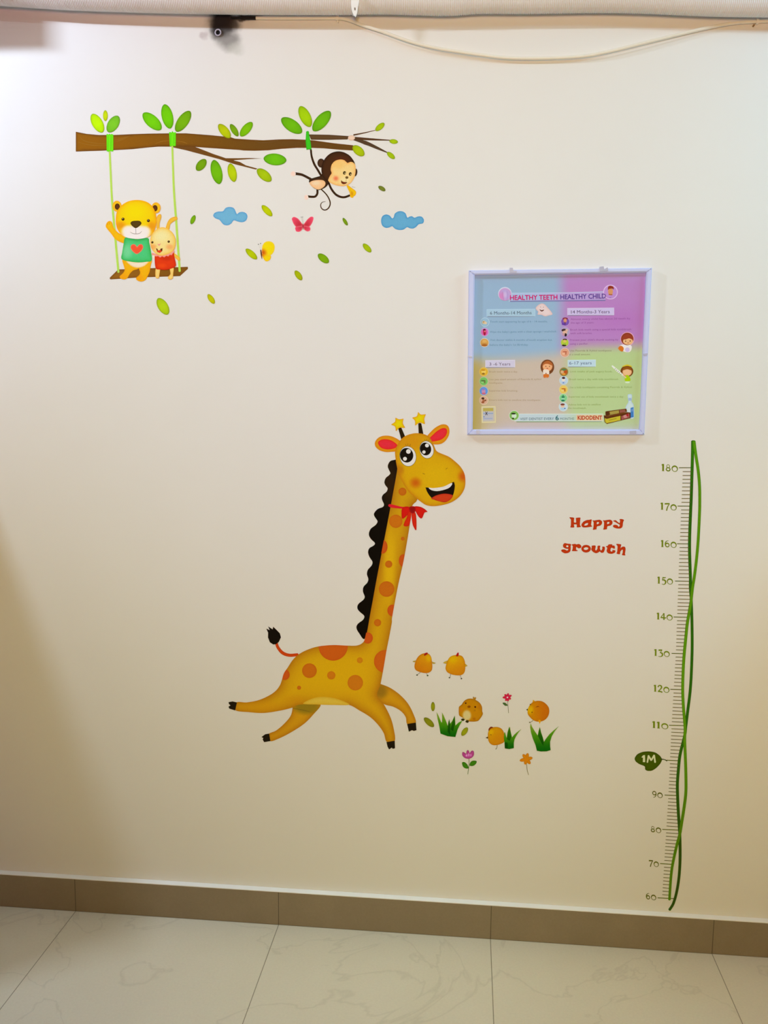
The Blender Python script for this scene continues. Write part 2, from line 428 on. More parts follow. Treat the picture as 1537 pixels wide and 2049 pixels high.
# tie round the hose with its hanging tongue
tie = thing('cable_tie', 'white plastic strap with a pointed tongue hanging over the ribbed hose', 'strap', (709, 16))
c = PX([(709, 29)], DD)[0]; c[2] += DR*1.045
V, Fc = [], []
for k in range(33):
    a = math.pi*(0.1+1.8*k/32); 
    for r_, x_ in ((DR+.0008, -.0045), (DR+.0008, .0045), (DR+.0024, .0045), (DR+.0024, -.0045)):
        V.append((c[0]+x_, c[1]+r_*math.cos(a), c[2]+r_*math.sin(a)))
Fc = [(4*k+i, 4*k+(i+1) % 4, 4*k+4+(i+1) % 4, 4*k+4+i) for k in range(32) for i in range(4)]+[(0, 1, 2, 3), (128, 131, 130, 129)]
solid('loop', V, Fc, white_plastic, tie)
zt = Zm(640, 0, 7.685)
solid('tongue', *prism(zt([(478, -120), (607, -120), (607, 20), (590, 110), (575, 210), (552, 268), (520, 235), (495, 170), (484, 100)]), DD+DR+.0045, DD+DR+.0085), white_plastic, tie)
solid('slot', *prism(zt([(530, 118), (550, 118), (552, 158), (532, 158)]), DD+DR+.0083, DD+DR+.0088), plain('strap_slot', (120, 112, 100), .7), tie)
# loose cable
cab = thing('wall_cable', 'cream cable drooping in a long curve below the ribbed hose', 'cable', (1040, 118))
cp = [(507, 36), (560, 36.5), (620, 36.5), (676, 36.5), (700, 41), (720, 48.5), (745, 57), (767, 64), (817, 82), (867, 95), (917, 103.5), (967, 110.5), (1017, 116), (1092, 116.5), (1167, 112.5), (1217, 103.5), (1267, 91.5), (1317, 79), (1367, 67), (1417, 55.5), (1467, 46.5), (1510, 43.5), (1580, 42), (1760, 44), (1960, 48)]
cd = [.0052, .0052, .0052, .0052, .006, .008, .009, .010, .011, .012, .012, .012, .011, .011, .012, .013, .013, .012, .010, .008, .0065, .0055, .0052, .0052, .0052]
cw = np.array([PX([p], d)[0] for p, d in zip(cp, cd)])
def sm3(p, k=7):
    q = np.vstack([2*p[0]-p[1], p, 2*p[-1]-p[-2]]); o = []
    for i in range(1, len(q)-2):
        a, b, c_, d = q[i-1:i+3]
        for t in np.arange(k)/k: o.append(.5*((2*b)+(c_-a)*t+(2*a-5*b+4*c_-d)*t*t+(3*b-a-3*c_+d)*t**3))
    return np.array(o+[p[-1]])
solid('sheath', *sweep(sm3(cw), 0.0040, 10), cable_mat, cab, smooth=True)
tag(solid('taped_end', *sweep(sm3(np.array([PX([p], .0065)[0] for p in [(462, 35), (480, 35), (496, 35.5), (512, 36)]])), [.0026]*8+[.0046]*14, 10), black_tape, cab, smooth=True), 'black taped end of the cable')
def clip(px, py, lab):
    r = thing('cable_clip', lab, 'clip', (px, py), 'cable clips on the wall')
    q = PX([(px, py)], 0)[0]; V, Fc = [], []
    for k in range(13):
        a = math.pi*k/12
        for r_, x_ in ((.0044, -.003), (.0044, .003), (.0062, .003), (.0062, -.003)):
            V.append((q[0]+x_, -.0061-.9*r_*math.sin(a) if 0 < k < 12 else -.0004, q[2]+r_*math.cos(a)))
    Fc = [(4*k+i, 4*k+(i+1) % 4, 4*k+4+(i+1) % 4, 4*k+4+i) for k in range(12) for i in range(4)]
    solid('saddle', V, Fc, cable_mat, r)
    solid('nail', *sweep(np.array([(q[0]-.006*(1 if px > 1000 else -1)*0+(-.0075 if px > 1000 else .001), -.0004, q[2]-.0085), (q[0]+(-.0075 if px > 1000 else .001), -.007, q[2]-.0085)]), .0022, 10), cable_mat if px < 1000 else plain('clip_nail', (140, 108, 70), .5), r)
clip(676, 38, 'cream cable clip beside the strap, left end of the drooping cable')
clip(1514, 45, 'cream cable clip at the right end of the drooping cable')
# drilled ring in the soot patch
anc = thing('wall_anchor', 'small grey ring anchor in the black soot patch under the hose', 'anchor', (437, 66))
q = PX([(437, 66)], 0)[0]
ring = [(q[0]+.0072*math.cos(2*math.pi*k/24), -.003, q[2]+.0072*math.sin(2*math.pi*k/24)) for k in range(25)]
solid('ring', *sweep(ring, .0018, 8), grey_metal, anc, smooth=True)
solid('hole', [(q[0]+.006*math.cos(2*math.pi*k/20), -d, q[2]+.006*math.sin(2*math.pi*k/20)) for d in (.0005, .0015) for k in range(20)],
      [tuple(range(20)), tuple(range(39, 19, -1))]+[(k, (k+1) % 20, 20+(k+1) % 20, 20+k) for k in range(20)], dark_hole, anc)

# ------------------------------------------------------------------ branch sticker
A, B = Zm(140, 190, 4.5206), Zm(470, 190, 4.5206)
BR1, BR2 = (146, 91, 10), (102, 70, 28)
br = thing('tree_branch', 'long brown cartoon tree branch sticker with twigs high on the wall', 'branch', (430, 300))
bgrad = ((160, 280), (640, 285), BR2)
bough = A([(53, 333), (150, 352), (260, 362), (400, 362), (550, 355), (700, 350), (900, 347), (1050, 347), (1250, 362), (1450, 381)])+B([(0, 395), (150, 405), (260, 410), (400, 402), (520, 400), (640, 405), (720, 412), (900, 437), (1070, 455), (1072, 502), (950, 495), (800, 482), (690, 478), (560, 478), (420, 487), (300, 500), (180, 504), (80, 502)])+A([(1537, 497), (1400, 488), (1250, 478), (1100, 467), (900, 467), (800, 467), (700, 475), (560, 490), (430, 497), (300, 503), (150, 508), (53, 512)])
gr = (150, 103, 30)
bsh = sh(BR1, (106, 64, 20), 1.6, grad=bgrad)
mk('bough', [pl(bough, bsh, False, step=5)]+[pl(A.st(q, [2, 7, 3]), gr, False, lay=1) for q in ([(80, 368), (130, 415), (230, 436), (330, 442)], [(70, 425), (150, 448), (250, 457), (330, 457)], [(395, 412), (460, 396), (525, 375)], [(395, 428), (470, 405), (540, 372)], [(770, 442), (830, 420), (900, 414)], [(960, 415), (1030, 428), (1060, 440)])]
   + [pl(B.st([(180, 412), (230, 432), (330, 425), (410, 408)], [2, 6, 2]), (112, 80, 40), False, lay=1)], br, 1)
mk('twig', [pl(A([(905, 455), (1000, 455), (1115, 462), (1300, 535), (1410, 572), (1537, 572)])+B([(130, 570), (240, 574), (130, 580), (0, 589)])+A([(1480, 592), (1537, 606)])+B([(100, 637), (205, 666), (190, 674), (100, 652), (0, 627)])+A([(1350, 580), (1200, 540), (1050, 500), (940, 476)]), (112, 72, 28), False)], br, 0)
mk('twig', [pl(B([(670, 357), (850, 360), (1030, 372), (1020, 402), (850, 406), (690, 405)]), sh((98, 72, 42), (80, 50, 30), 1.5), False),
            pl(B.st([(1080, 392), (1250, 402), (1410, 410)], [28, 18, 7]), (88, 58, 36), False), pl(B.st([(1075, 362), (1180, 341), (1278, 317)], [14, 9, 4]), (96, 66, 44), False),
            pl(B.st([(1060, 398), (1180, 432), (1290, 480), (1388, 525)], [12, 36, 24, 7]), (84, 62, 42), False)], br, 0)
mk('twig_knot', [pl(B.e(1055, 388, 32, 23), sh((238, 208, 184), (215, 175, 150), 1.5))], br, 2, label='pale peach knot where the twigs split')
# ---- leaves
LG = 'leaf stickers'
def leaf(z, a, b, wd, rgb, label, lay=3, grp='leaf stickers on and around the branch'):
    rgb = np.minimum(np.array(rgb)*[1.05, 1.02, .6]+[max(0, 110-rgb[0])*.8, 0, 0], 245); a, b = z.p(*a), z.p(*b); L = math.hypot(a[0]-b[0], a[1]-b[1])
    e = np.array(rgb)*[.72, .74, .6]; hi = np.minimum(np.array(rgb)*1.06+[6, 6, 0], 250); cx, cy = (a[0]+b[0])/2, (a[1]+b[1])/2
    o = mk('leaf', [pl(leafpts(a, b, wd/z.k), sh(rgb, e, max(.8, L*.03), [(cx, cy, L*.45, L*.45, hi, .6, .1)]))], lay=lay)
    return tag(o, label, 'leaf', grp)
leaf(A, (200, 172), (295, 338), 97, (172, 222, 10), 'lime green leaf sticker, left of three above the first green band')
leaf(A, (320, 138), (320, 236), 42, (178, 200, 20), 'tiny olive yellow leaf sticker, middle of three above the first green band')
leaf(A, (437, 190), (345, 336), 98, (110, 182, 62), 'grey green leaf sticker, right of three above the first green band')
leaf(A, (662, 165), (824, 312), 108, (78, 190, 20), 'bright green leaf sticker, left of three above the second green band')
leaf(A, (855, 84), (906, 304), 102, (72, 188, 18), 'bright green upright leaf sticker, middle of three above the second green band')
leaf(A, (1086, 146), (960, 330), 100, (92, 164, 25), 'darker green leaf sticker, right of three above the second green band')
leaf(A, (1346, 265), (1448, 388), 78, (168, 184, 22), 'yellow olive leaf sticker, left of three on the middle of the branch')
leaf(A, (1452, 264), (1520, 373), 54, (92, 152, 30), 'small dark green leaf sticker, middle of three on the middle of the branch')
leaf(B, (156, 247), (50, 372), 76, (112, 178, 22), 'mid green leaf sticker, right of three on the middle of the branch')
leaf(B, (422, 212), (606, 340), 108, (58, 172, 28), 'deep green leaf sticker, left of three above the hanging monkey')
leaf(B, (590, 102), (682, 288), 98, (150, 194, 22), 'lime leaf sticker, middle of three above the hanging monkey')
leaf(B, (862, 148), (708, 324), 108, (58, 172, 30), 'deep green leaf sticker, right of three above the hanging monkey')
leaf(A, (1228, 583), (1146, 682), 76, (84, 150, 22), 'small dark green leaf sticker, first of three under the lower twig')
leaf(A, (1300, 588), (1352, 806), 100, (70, 172, 24), 'large bright green leaf sticker, middle of three under the lower twig')
leaf(A, (1448, 620), (1487, 786), 78, (166, 190, 24), 'yellow green leaf sticker, third of three under the lower twig')
leaf(B, (260, 574), (466, 592), 106, (55, 178, 32), 'large deep green leaf sticker lying flat at the lower twig tip')
leaf(B, (203, 672), (328, 778), 86, (150, 180, 24), 'lime leaf sticker hanging at the end of the lower twig')
leaf(B, (1068, 462), (1168, 547), 76, (156, 180, 26), 'lime leaf sticker at the cut end of the main bough', 4)
leaf(B, (1352, 255), (1273, 322), 50, (152, 182, 26), 'small lime leaf sticker on the topmost twig tip')
leaf(B, (1398, 416), (1475, 426), 42, (152, 182, 26), 'small lime leaf sticker on the straight middle twig tip')
leaf(B, (1378, 518), (1446, 576), 44, (148, 178, 26), 'small lime leaf sticker on the lowest twig tip')
Cz, Dz = Zm(370, 370, 6.148), Zm(570, 360, 5.3)
DG = 'drifting leaf stickers below the branch'
leaf(Cz, (122, 372), (76, 482), 54, (104, 160, 28), 'small green leaf sticker drifting right of the rabbit ear', grp=DG)
leaf(Cz, (948, 252), (1072, 382), 76, (172, 188, 10), 'olive yellow leaf sticker between blue cloud and pink butterfly', grp=DG)
leaf(Cz, (750, 788), (886, 912), 76, (165, 182, 12), 'olive yellow leaf sticker just left of the yellow butterfly', grp=DG)
leaf(Cz, (283, 1346), (363, 1460), 64, (178, 180, 12), 'mustard leaf sticker drifting below right of the swing, small one', grp=DG)
leaf(I1, (316, 597), (336, 629), 20, (164, 192, 36), 'larger lime leaf sticker drifting straight below the swing seat', grp=DG)
leaf(Dz, (993, 68), (1066, 114), 44, (96, 120, 70), 'tiny grey green leaf sticker above the right blue cloud', grp=DG)
leaf(Dz, (616, 403), (664, 482), 36, (104, 142, 34), 'thin dark green leaf sticker right of the pink butterfly', grp=DG)
leaf(Dz, (830, 678), (915, 765), 58, (150, 174, 22), 'lime leaf sticker below left of the right blue cloud', grp=DG)
leaf(Dz, (353, 788), (465, 877), 76, (112, 156, 22), 'mid green leaf sticker below the pink butterfly', grp=DG)
leaf(Dz, (109, 963), (180, 1062), 60, (152, 166, 16), 'olive leaf sticker, lowest one below the yellow butterfly', grp=DG)
K = Zm(815, 1290, 4.958)
GG = 'olive leaf stickers by the grass'
leaf(K, (255, 568), (255, 660), 40, (122, 126, 24), 'small upright olive leaf sticker above the left grass tuft', grp=GG)
leaf(K, (168, 726), (264, 814), 58, (112, 114, 24), 'large olive leaf sticker between giraffe hoof and left grass tuft', grp=GG)
leaf(K, (598, 823), (541, 902), 50, (126, 130, 24), 'olive leaf sticker right of the left grass tuft, under the brown chick', grp=GG)
# ------------------------------------------------------------------ swing, bear, rabbit
Z = Zm(190, 380, 7.319)
sw = thing('swing', 'cartoon swing sticker with brown board and two light green ropes', 'swing', (297, 556))
mk('seat_board', [pl(Z([(218, 1285), (340, 1165), (1360, 1126), (1362, 1155), (1245, 1262), (640, 1282), (235, 1310), (218, 1306)]), sh((148, 96, 28), (120, 70, 22), 1.5, grad=(Z.p(300, 1200), Z.p(1300, 1180), (128, 82, 22))), False)], sw, 0)
rp = sh((180, 216, 84))
mk('rope', [pl(stroke([(219.2, 300), (221.5, 350), (224, 400), (230, 470), (237, 545)], [3.6, 4.2]), rp, False)], sw, 3)
mk('rope', [pl(stroke([(344.6, 292), (346.3, 340), (348.2, 385), (353, 450), (359.6, 543)], [3.6, 4.4]), rp, False)], sw, 3)
bd = (112, 226, 22)
for q, s_ in (([(330, 357), (338, 352), (348, 358), (356, 350), (366, 357), (378, 352), (393, 360), (392, 508), (378, 512), (365, 506), (350, 513), (332, 508)], [(345, 375, 500), (372, 370, 495)]), ([(896, 340), (906, 334), (918, 341), (926, 325), (936, 339), (958, 337), (957, 462), (940, 464), (930, 458), (903, 465)], [(912, 350, 450), (942, 350, 445)])):
    mk('rope_band', [pl(A(q), sh(bd, (80, 205, 20), .7), False)]+[pl(A.st([(x, y0), (x-2, y1)], [5]), (88, 206, 22), False, lay=1) for x, y0, y1 in s_], sw, 4, label='bright green band tying the rope round the bough')
mb = mk('branch_band', [pl(B([(645, 332), (655, 326), (668, 328), (676, 380), (688, 440), (693, 494), (670, 492), (648, 496), (640, 420)]), sh((62, 196, 34), (40, 160, 25), .8), False)], lay=4)
tag(mb, 'narrow green band round the bough above the monkey arm', 'band')
OR, YE = (236, 160, 14), (246, 206, 12)
be = thing('bear', 'yellow cartoon bear sticker in green heart shirt waving from the swing', 'bear', Z.p(600, 1340))
mk('leg', [pl(Z([(405, 1020), (520, 1045), (640, 1055), (640, 1150), (560, 1180), (510, 1230), (475, 1290), (430, 1312), (375, 1298), (362, 1265), (410, 1220), (436, 1170), (418, 1100)]), sh(YE[:1]+(176, 18), OR, 3, [Z.b(420, 1270, 90, 70, (236, 150, 20), .6)]))], be, 4)
mk('leg', [pl(Z([(620, 1050), (740, 1050), (830, 1030), (818, 1100), (800, 1200), (772, 1262), (735, 1322), (670, 1342), (615, 1322), (603, 1288), (650, 1245), (662, 1200), (640, 1150)]), sh(YE[:1]+(176, 18), OR, 3, [Z.b(660, 1290, 90, 70, (236, 150, 20), .6)]))], be, 4)
mk('belly', [pl(Z([(462, 1040), (620, 1050), (785, 1040), (745, 1100), (690, 1130), (620, 1142), (550, 1125), (500, 1090)]), sh((238, 220, 196), (240, 190, 90), 1.6))], be, 4.5, label='cream belly below the shirt')
arm = mk('arm', [pl(Z([(158, 530), (165, 498), (185, 466), (225, 455), (252, 480), (262, 525), (300, 585), (350, 632), (445, 680), (440, 775), (380, 767), (300, 722), (240, 645), (172, 562)]), sh(YE[:1]+(186, 16), OR, 3))]+[pl(Z.st(q, [5]), (190, 130, 20), False, lay=1) for q in ([(185, 490), (190, 515)], [(208, 478), (216, 505)])], be, 4)
sg = (78, 196, 118)
shirt = mk('shirt', [pl(Z([(440, 700), (520, 703), (620, 722), (772, 703), (792, 765), (815, 880), (832, 1032), (760, 1052), (640, 1062), (500, 1047), (390, 1012), (398, 920), (418, 800)]), sh(sg, (52, 172, 72), 4, [Z.b(470, 900, 110, 160, (140, 215, 160), .6), Z.b(640, 700, 260, 60, (50, 150, 70), .55)]))], be, 5, label='green shirt')
mk('heart', [pl(Z([(523, 855), (528, 812), (562, 793), (598, 808), (617, 834), (645, 800), (688, 796), (708, 838), (684, 890), (617, 940), (560, 908)]), sh((242, 84, 50), (235, 130, 110), .9))], be, 6, parent=shirt, label='red heart on the shirt')
for cx, cy, ix, iy in ((322, 238, 328, 245), (895, 262, 880, 268)):
    e_ = mk('ear', [pl(Z.e(cx, cy, 66, 80), sh((240, 190, 24), (238, 160, 40), 2))], be, 6)
    mk('inner_ear', [pl(Z.e(ix, iy, 37, 46), sh((98, 54, 22), (70, 34, 10), 1.5))], be, 7, parent=e_, label='dark brown inner ear')
mk('head', [pl(Z([(304, 430), (318, 330), (360, 258), (420, 203), (500, 163), (600, 147), (700, 156), (790, 193), (852, 258), (887, 340), (897, 430), (892, 520), (867, 600), (822, 662), (740, 702), (640, 717), (540, 712), (450, 692), (380, 647), (333, 582), (310, 510)]),
   sh((246, 200, 12), (236, 156, 16), 3.5, [Z.b(590, 330, 300, 230, (248, 214, 6), .9, .1), Z.b(380, 520, 110, 90, (226, 138, 24), .75), Z.b(830, 530, 90, 110, (226, 138, 24), .75), Z.b(600, 650, 260, 170, (244, 228, 220), 1, .55), Z.b(480, 590, 110, 90, (244, 226, 215), .9, .4), Z.b(730, 600, 110, 90, (244, 226, 215), .9, .4)]), step=2.2)], be, 8)
for cx, cy in ((411, 428), (783, 450)):
    mk('eye', [pl(Z.e(cx, cy, 22), (58, 36, 8)), pl(Z.e(cx-4, cy-7, 7), (190, 160, 120), lay=1)], be, 9)
mk('nose', [pl(Z([(520, 490), (542, 460), (600, 452), (655, 455), (682, 485), (660, 522), (600, 560), (548, 530)]), sh((88, 64, 20), (60, 40, 10), 1))], be, 9)
mk('mouth', [pl(Z.st([(598, 556), (600, 642)], [5]), (96, 76, 64), False), pl(Z.st([(516, 614), (555, 638), (600, 644), (650, 638), (686, 606)], [3, 6, 6, 6, 3]), (110, 90, 80), False)], be, 9)
ra = thing('rabbit', 'small pale orange cartoon rabbit sticker in red dress beside the bear', 'rabbit', Z.p(1020, 1310))
for q in ([(893, 1150), (952, 1150), (945, 1230), (938, 1285), (915, 1295), (892, 1288), (884, 1240)], [(1098, 1150), (1152, 1140), (1147, 1220), (1137, 1290), (1102, 1312), (1068, 1296), (1080, 1262), (1106, 1230)]):
    mk('leg', [pl(Z(q), sh((246, 206, 120), (238, 176, 70), 1.5))], ra, 9)
mk('arm', [pl(Z([(1145, 915), (1200, 955), (1240, 990), (1246, 1025), (1225, 1035), (1195, 1015), (1155, 965)]), sh((240, 192, 70), (230, 160, 50), 1.5))], ra, 9)
mk('arm', [pl(Z([(850, 950), (895, 960), (888, 1005), (862, 1000)]), (248, 222, 190))], ra, 9)
for q in ([(905, 570), (900, 490), (896, 430), (915, 380), (940, 355), (965, 358), (970, 405), (948, 475), (940, 570)], [(1038, 570), (1058, 485), (1098, 422), (1160, 393), (1200, 396), (1206, 432), (1150, 462), (1102, 505), (1085, 575)]):
    mk('ear', [pl(Z(q), sh((238, 186, 60), (226, 160, 40), 1.5))], ra, 6)
dr = mk('dress', [pl(Z([(880, 950), (960, 975), (1050, 955), (1145, 905), (1166, 1000), (1184, 1110), (1120, 1152), (1030, 1172), (950, 1166), (888, 1142)]), sh((222, 58, 18), (200, 40, 14), 2, [Z.b(1050, 1000, 120, 60, (190, 44, 16), .6), Z.b(980, 1110, 90, 50, (240, 80, 20), .6)]))], ra, 10, label='red dress')
mk('collar', [pl(Z([(838, 920), (880, 935), (960, 960), (1050, 940), (1120, 905), (1150, 880), (1165, 905), (1140, 930), (1125, 955), (1095, 950), (1075, 975), (1045, 965), (1015, 988), (985, 972), (955, 990), (925, 970), (890, 975), (865, 955), (835, 950)]), sh((240, 164, 140), (236, 140, 120), 1.2))], ra, 11, label='pink scalloped collar')
mk('head', [pl(Z([(813, 705), (840, 640), (900, 577), (980, 546), (1060, 565), (1130, 620), (1172, 700), (1180, 780), (1162, 860), (1120, 912), (1040, 950), (960, 962), (890, 932), (840, 880), (812, 800)]), sh((247, 214, 134), (244, 184, 66), 3.2, [Z.b(970, 680, 170, 120, (250, 226, 160), .8), Z.b(850, 835, 80, 60, (240, 150, 70), .7), Z.b(1095, 835, 80, 60, (240, 150, 80), .7)]))], ra, 12)
for cx, cy in ((840, 767), (1080, 757)):
    mk('eye', [pl(Z.e(cx, cy, 17), (60, 36, 8)), pl(Z.e(cx-4, cy-5, 5), (190, 150, 110), lay=1)], ra, 13)
mk('nose', [pl(Z([(914, 786), (940, 796), (964, 783), (958, 800), (940, 820), (924, 805)]), (232, 150, 130))], ra, 13)
mk('mouth', [pl(Z([(895, 855), (915, 862), (922, 885), (955, 882), (962, 860), (990, 854), (986, 895), (950, 924), (912, 908)]), sh((92, 30, 8)), False), pl(Z([(915, 890), (950, 884), (978, 892), (950, 918), (920, 908)]), (226, 60, 26), lay=1)], ra, 13)
# ------------------------------------------------------------------ monkey
M = Zm(560, 290, 8.539)
DB = (66, 42, 22); DBE = (44, 26, 14)
mo = thing('monkey_decal', 'dark brown cartoon monkey sticker hanging from the branch by one arm', 'monkey', M.p(770, 1120))
mk('arm', [pl(M.st([(530, 80), (545, 200), (590, 330), (650, 430), (715, 540)], [30, 36, 36]), sh(DB, DBE, 1), False)], mo, 0)
mk('arm', [pl(M.st([(835, 650), (880, 750), (950, 840), (1030, 885), (1110, 892), (1195, 862)], [34, 38, 34]), sh(DB, DBE, 1), False)], mo, 0)
tl = mk('tail', [pl(M.st([(705, 755), (790, 840), (845, 930), (860, 1010), (830, 1080), (770, 1113), (715, 1085), (698, 1025), (725, 980), (780, 968)], [20, 20, 20, 18, 14, 5]), DB, False)], mo, 0)
for pts, w_, fx, fy, rx, ry in (([(265, 490), (370, 507), (450, 543), (540, 592)], [46, 40, 42], 228, 492, 44, 44), ([(642, 755), (640, 830), (605, 880), (545, 886), (480, 880)], [36, 36, 38], 452, 895, 36, 44)):
    l_ = mk('leg', [pl(M.st(pts, w_), sh(DB, DBE, 1), False)], mo, 0)
    mk('foot', [pl(M.e(fx, fy, rx, ry), sh((240, 206, 186), (238, 218, 206), 1.2))], mo, 1, parent=l_, label='pale peach foot')
mk('body', [pl(M([(497, 622), (530, 580), (620, 550), (700, 525), (740, 480), (860, 560), (832, 660), (790, 715), (720, 757), (650, 768), (560, 722)]), sh(DB, DBE, 1.5))], mo, 2)
mk('belly', [pl(M([(508, 645), (560, 612), (660, 597), (742, 605), (778, 642), (772, 692), (720, 742), (650, 763), (578, 732), (528, 690)]), sh((240, 194, 142), (232, 176, 120), 2, [M.b(620, 650, 110, 60, (248, 216, 180), .7)]))], mo, 3, label='peach belly')
mk('ear', [pl(M.e(705, 310, 62, 76), sh((78, 50, 30), DBE, 1.5))], mo, 2)
mk('ear', [pl(M.e(1293, 470, 30, 66, 8), sh((78, 50, 30), DBE, 1.2))], mo, 2)
mk('hair', [pl(M([(725, 520), (710, 400), (738, 290), (800, 198), (880, 138), (980, 111), (1080, 121), (1180, 171), (1242, 240), (1278, 305), (1290, 380), (1280, 470), (1100, 520), (930, 520), (870, 580), (830, 640), (780, 600)]), sh((72, 42, 20), DBE, 2, [M.b(1050, 240, 200, 70, (92, 40, 22), .6)]))], mo, 4)
mk('face', [pl(M([(870, 400), (890, 330), (950, 270), (1040, 248), (1110, 265), (1155, 308), (1200, 290), (1250, 298), (1287, 340), (1296, 430), (1282, 530), (1240, 612), (1180, 672), (1090, 702), (980, 692), (890, 662), (833, 622), (828, 590), (860, 522), (886, 482), (872, 442)]), sh((248, 206, 134), (243, 176, 96), 2.6, [M.b(1000, 340, 170, 110, (246, 190, 104), .7), M.b(1120, 600, 130, 90, (250, 220, 160), .8), M.b(958, 572, 70, 66, (226, 100, 66), .85, .1)]))], mo, 5, label='orange peach face with a red cheek')
for cx, cy in ((1105, 478), (1204, 496)):
    mk('eye', [pl(M.e(cx, cy, 24, 30, 12), (60, 44, 16)), pl(M.e(cx+8, cy+6, 9, 11), (214, 190, 130), lay=1)], mo, 6)
mk('nose', [pl(M.e(1145, 557, 26, 22), (108, 82, 40)), pl(M.st([(1138, 575), (1128, 640)], [5]), (180, 140, 90), False)], mo, 6)
mk('mouth', [pl(M([(1050, 600), (1065, 622), (1110, 636), (1152, 638), (1122, 664), (1078, 668), (1050, 645)]), sh((120, 44, 18), (70, 24, 8), .8))], mo, 6)
ba = mk('banana', [pl(M([(1142, 700), (1170, 690), (1210, 722), (1262, 758), (1304, 800), (1296, 850), (1262, 880), (1240, 905), (1200, 882), (1196, 825), (1168, 762)]), sh((238, 196, 20), (226, 160, 16), 1.5, [M.b(1235, 830, 40, 60, (216, 140, 20), .7)])), pl(M.st([(1205, 760), (1235, 830), (1230, 880)], [4, 9, 4]), (206, 140, 16), False, lay=1), pl(M.st([(1232, 715), (1290, 726)], [9, 5]), (170, 168, 160), False)], lay=1)
tag(ba, 'peeled yellow banana sticker held in the monkey hand', 'banana')
# ------------------------------------------------------------------ clouds and butterflies
cl = mk('cloud', [pl(Cz([(348, 380), (365, 345), (410, 328), (468, 324), (500, 285), (550, 271), (600, 284), (622, 320), (640, 360), (665, 340), (710, 331), (755, 350), (770, 390), (750, 440), (705, 459), (650, 450), (600, 436), (575, 470), (532, 496), (480, 490), (450, 460), (425, 430), (375, 411)]), sh((112, 176, 206), (84, 152, 200), 1.6))])
tag(cl, 'light blue cartoon cloud sticker right of the swing', 'cloud', 'cloud stickers')
cl = mk('cloud', [pl(Dz([(1021, 435), (1035, 385), (1077, 366), (1115, 380), (1137, 408), (1156, 395), (1165, 360), (1200, 335), (1240, 332), (1280, 354), (1299, 400), (1320, 390), (1350, 385), (1375, 402), (1410, 388), (1452, 390), (1476, 425), (1465, 460), (1420, 470), (1395, 497), (1360, 516), (1320, 511), (1297, 500), (1260, 526), (1210, 531), (1165, 516), (1140, 490), (1115, 501), (1075, 509), (1035, 486)]), sh((100, 167, 202), (72, 146, 194), 1.6))])
tag(cl, 'larger blue cartoon cloud sticker right of the monkey, near the poster', 'cloud', 'cloud stickers')
bf = thing('butterfly', 'pink red butterfly sticker with spread wings below the monkey', 'butterfly', Dz.p(190, 548), 'butterfly stickers')
rd = lambda cx, cy, tx_, ty_: sh((232, 70, 98), (238, 110, 130), 1.2, grad=(Dz.p(tx_, ty_), Dz.p(cx, cy), (188, 44, 54)))
mk('wing', [pl(Dz([(74, 410), (90, 393), (112, 395), (142, 412), (172, 448), (192, 478), (186, 492), (150, 497), (120, 500), (92, 465), (78, 430)]), rd(192, 485, 80, 400)), pl(Dz([(115, 500), (186, 488), (188, 510), (178, 535), (150, 551), (120, 545), (111, 522)]), rd(192, 490, 120, 545), lay=1)], bf, 0)
mk('wing', [pl(Dz([(304, 400), (290, 389), (268, 394), (240, 418), (215, 450), (194, 480), (200, 492), (225, 497), (258, 498), (285, 465), (300, 430)]), rd(194, 485, 300, 395)), pl(Dz([(258, 496), (200, 488), (198, 508), (208, 530), (240, 547), (268, 536), (271, 512)]), rd(194, 490, 265, 540), lay=1)], bf, 0)
mk('body', [pl(Dz.st([(192, 462), (193, 490), (194, 528)], [4, 9, 4]), (120, 24, 22), False)], bf, 2)
mk('antenna', [pl(Dz.st(q, [2.5]), (180, 178, 172), False) for q in ([(190, 462), (183, 430), (175, 398)], [(194, 462), (192, 430), (187, 396)])]+[pl(Dz.e(x, y, 6, 4), (150, 158, 154), lay=1) for x, y in ((174, 394), (188, 393))], bf, 0)
bf = thing('butterfly', 'yellow butterfly sticker seen from the side, small orange shading', 'butterfly', Cz.p(1000, 940), 'butterfly stickers')
mk('wing', [pl(Cz([(948, 800), (955, 745), (985, 705), (1030, 692), (1080, 708), (1105, 755), (1095, 820), (1060, 862), (1010, 872), (955, 850)]), sh((240, 212, 12), (240, 200, 60), 1.5, [Cz.b(955, 835, 75, 70, (214, 96, 14), 1, .1)]))], bf, 0)
mk('wing', [pl(Cz([(948, 850), (1010, 862), (1058, 868), (1052, 915), (1010, 941), (975, 922)]), sh((240, 206, 10), (240, 180, 40), 1.2, [Cz.b(955, 850, 55, 60, (220, 120, 14), .9, .1)]))], bf, 1)
mk('body', [pl(Cz.st([(933, 800), (940, 850), (947, 908)], [12, 18, 6]), (96, 58, 34), False)], bf, 2)
mk('antenna', [pl(Cz.st(q, [2.5]), (205, 200, 180), False) for q in ([(934, 800), (920, 765), (906, 735)], [(936, 800), (934, 760), (931, 724)])]+[pl(Cz.e(x, y, 6), (96, 96, 80), lay=1) for x, y in ((905, 731), (931, 720))], bf, 0)

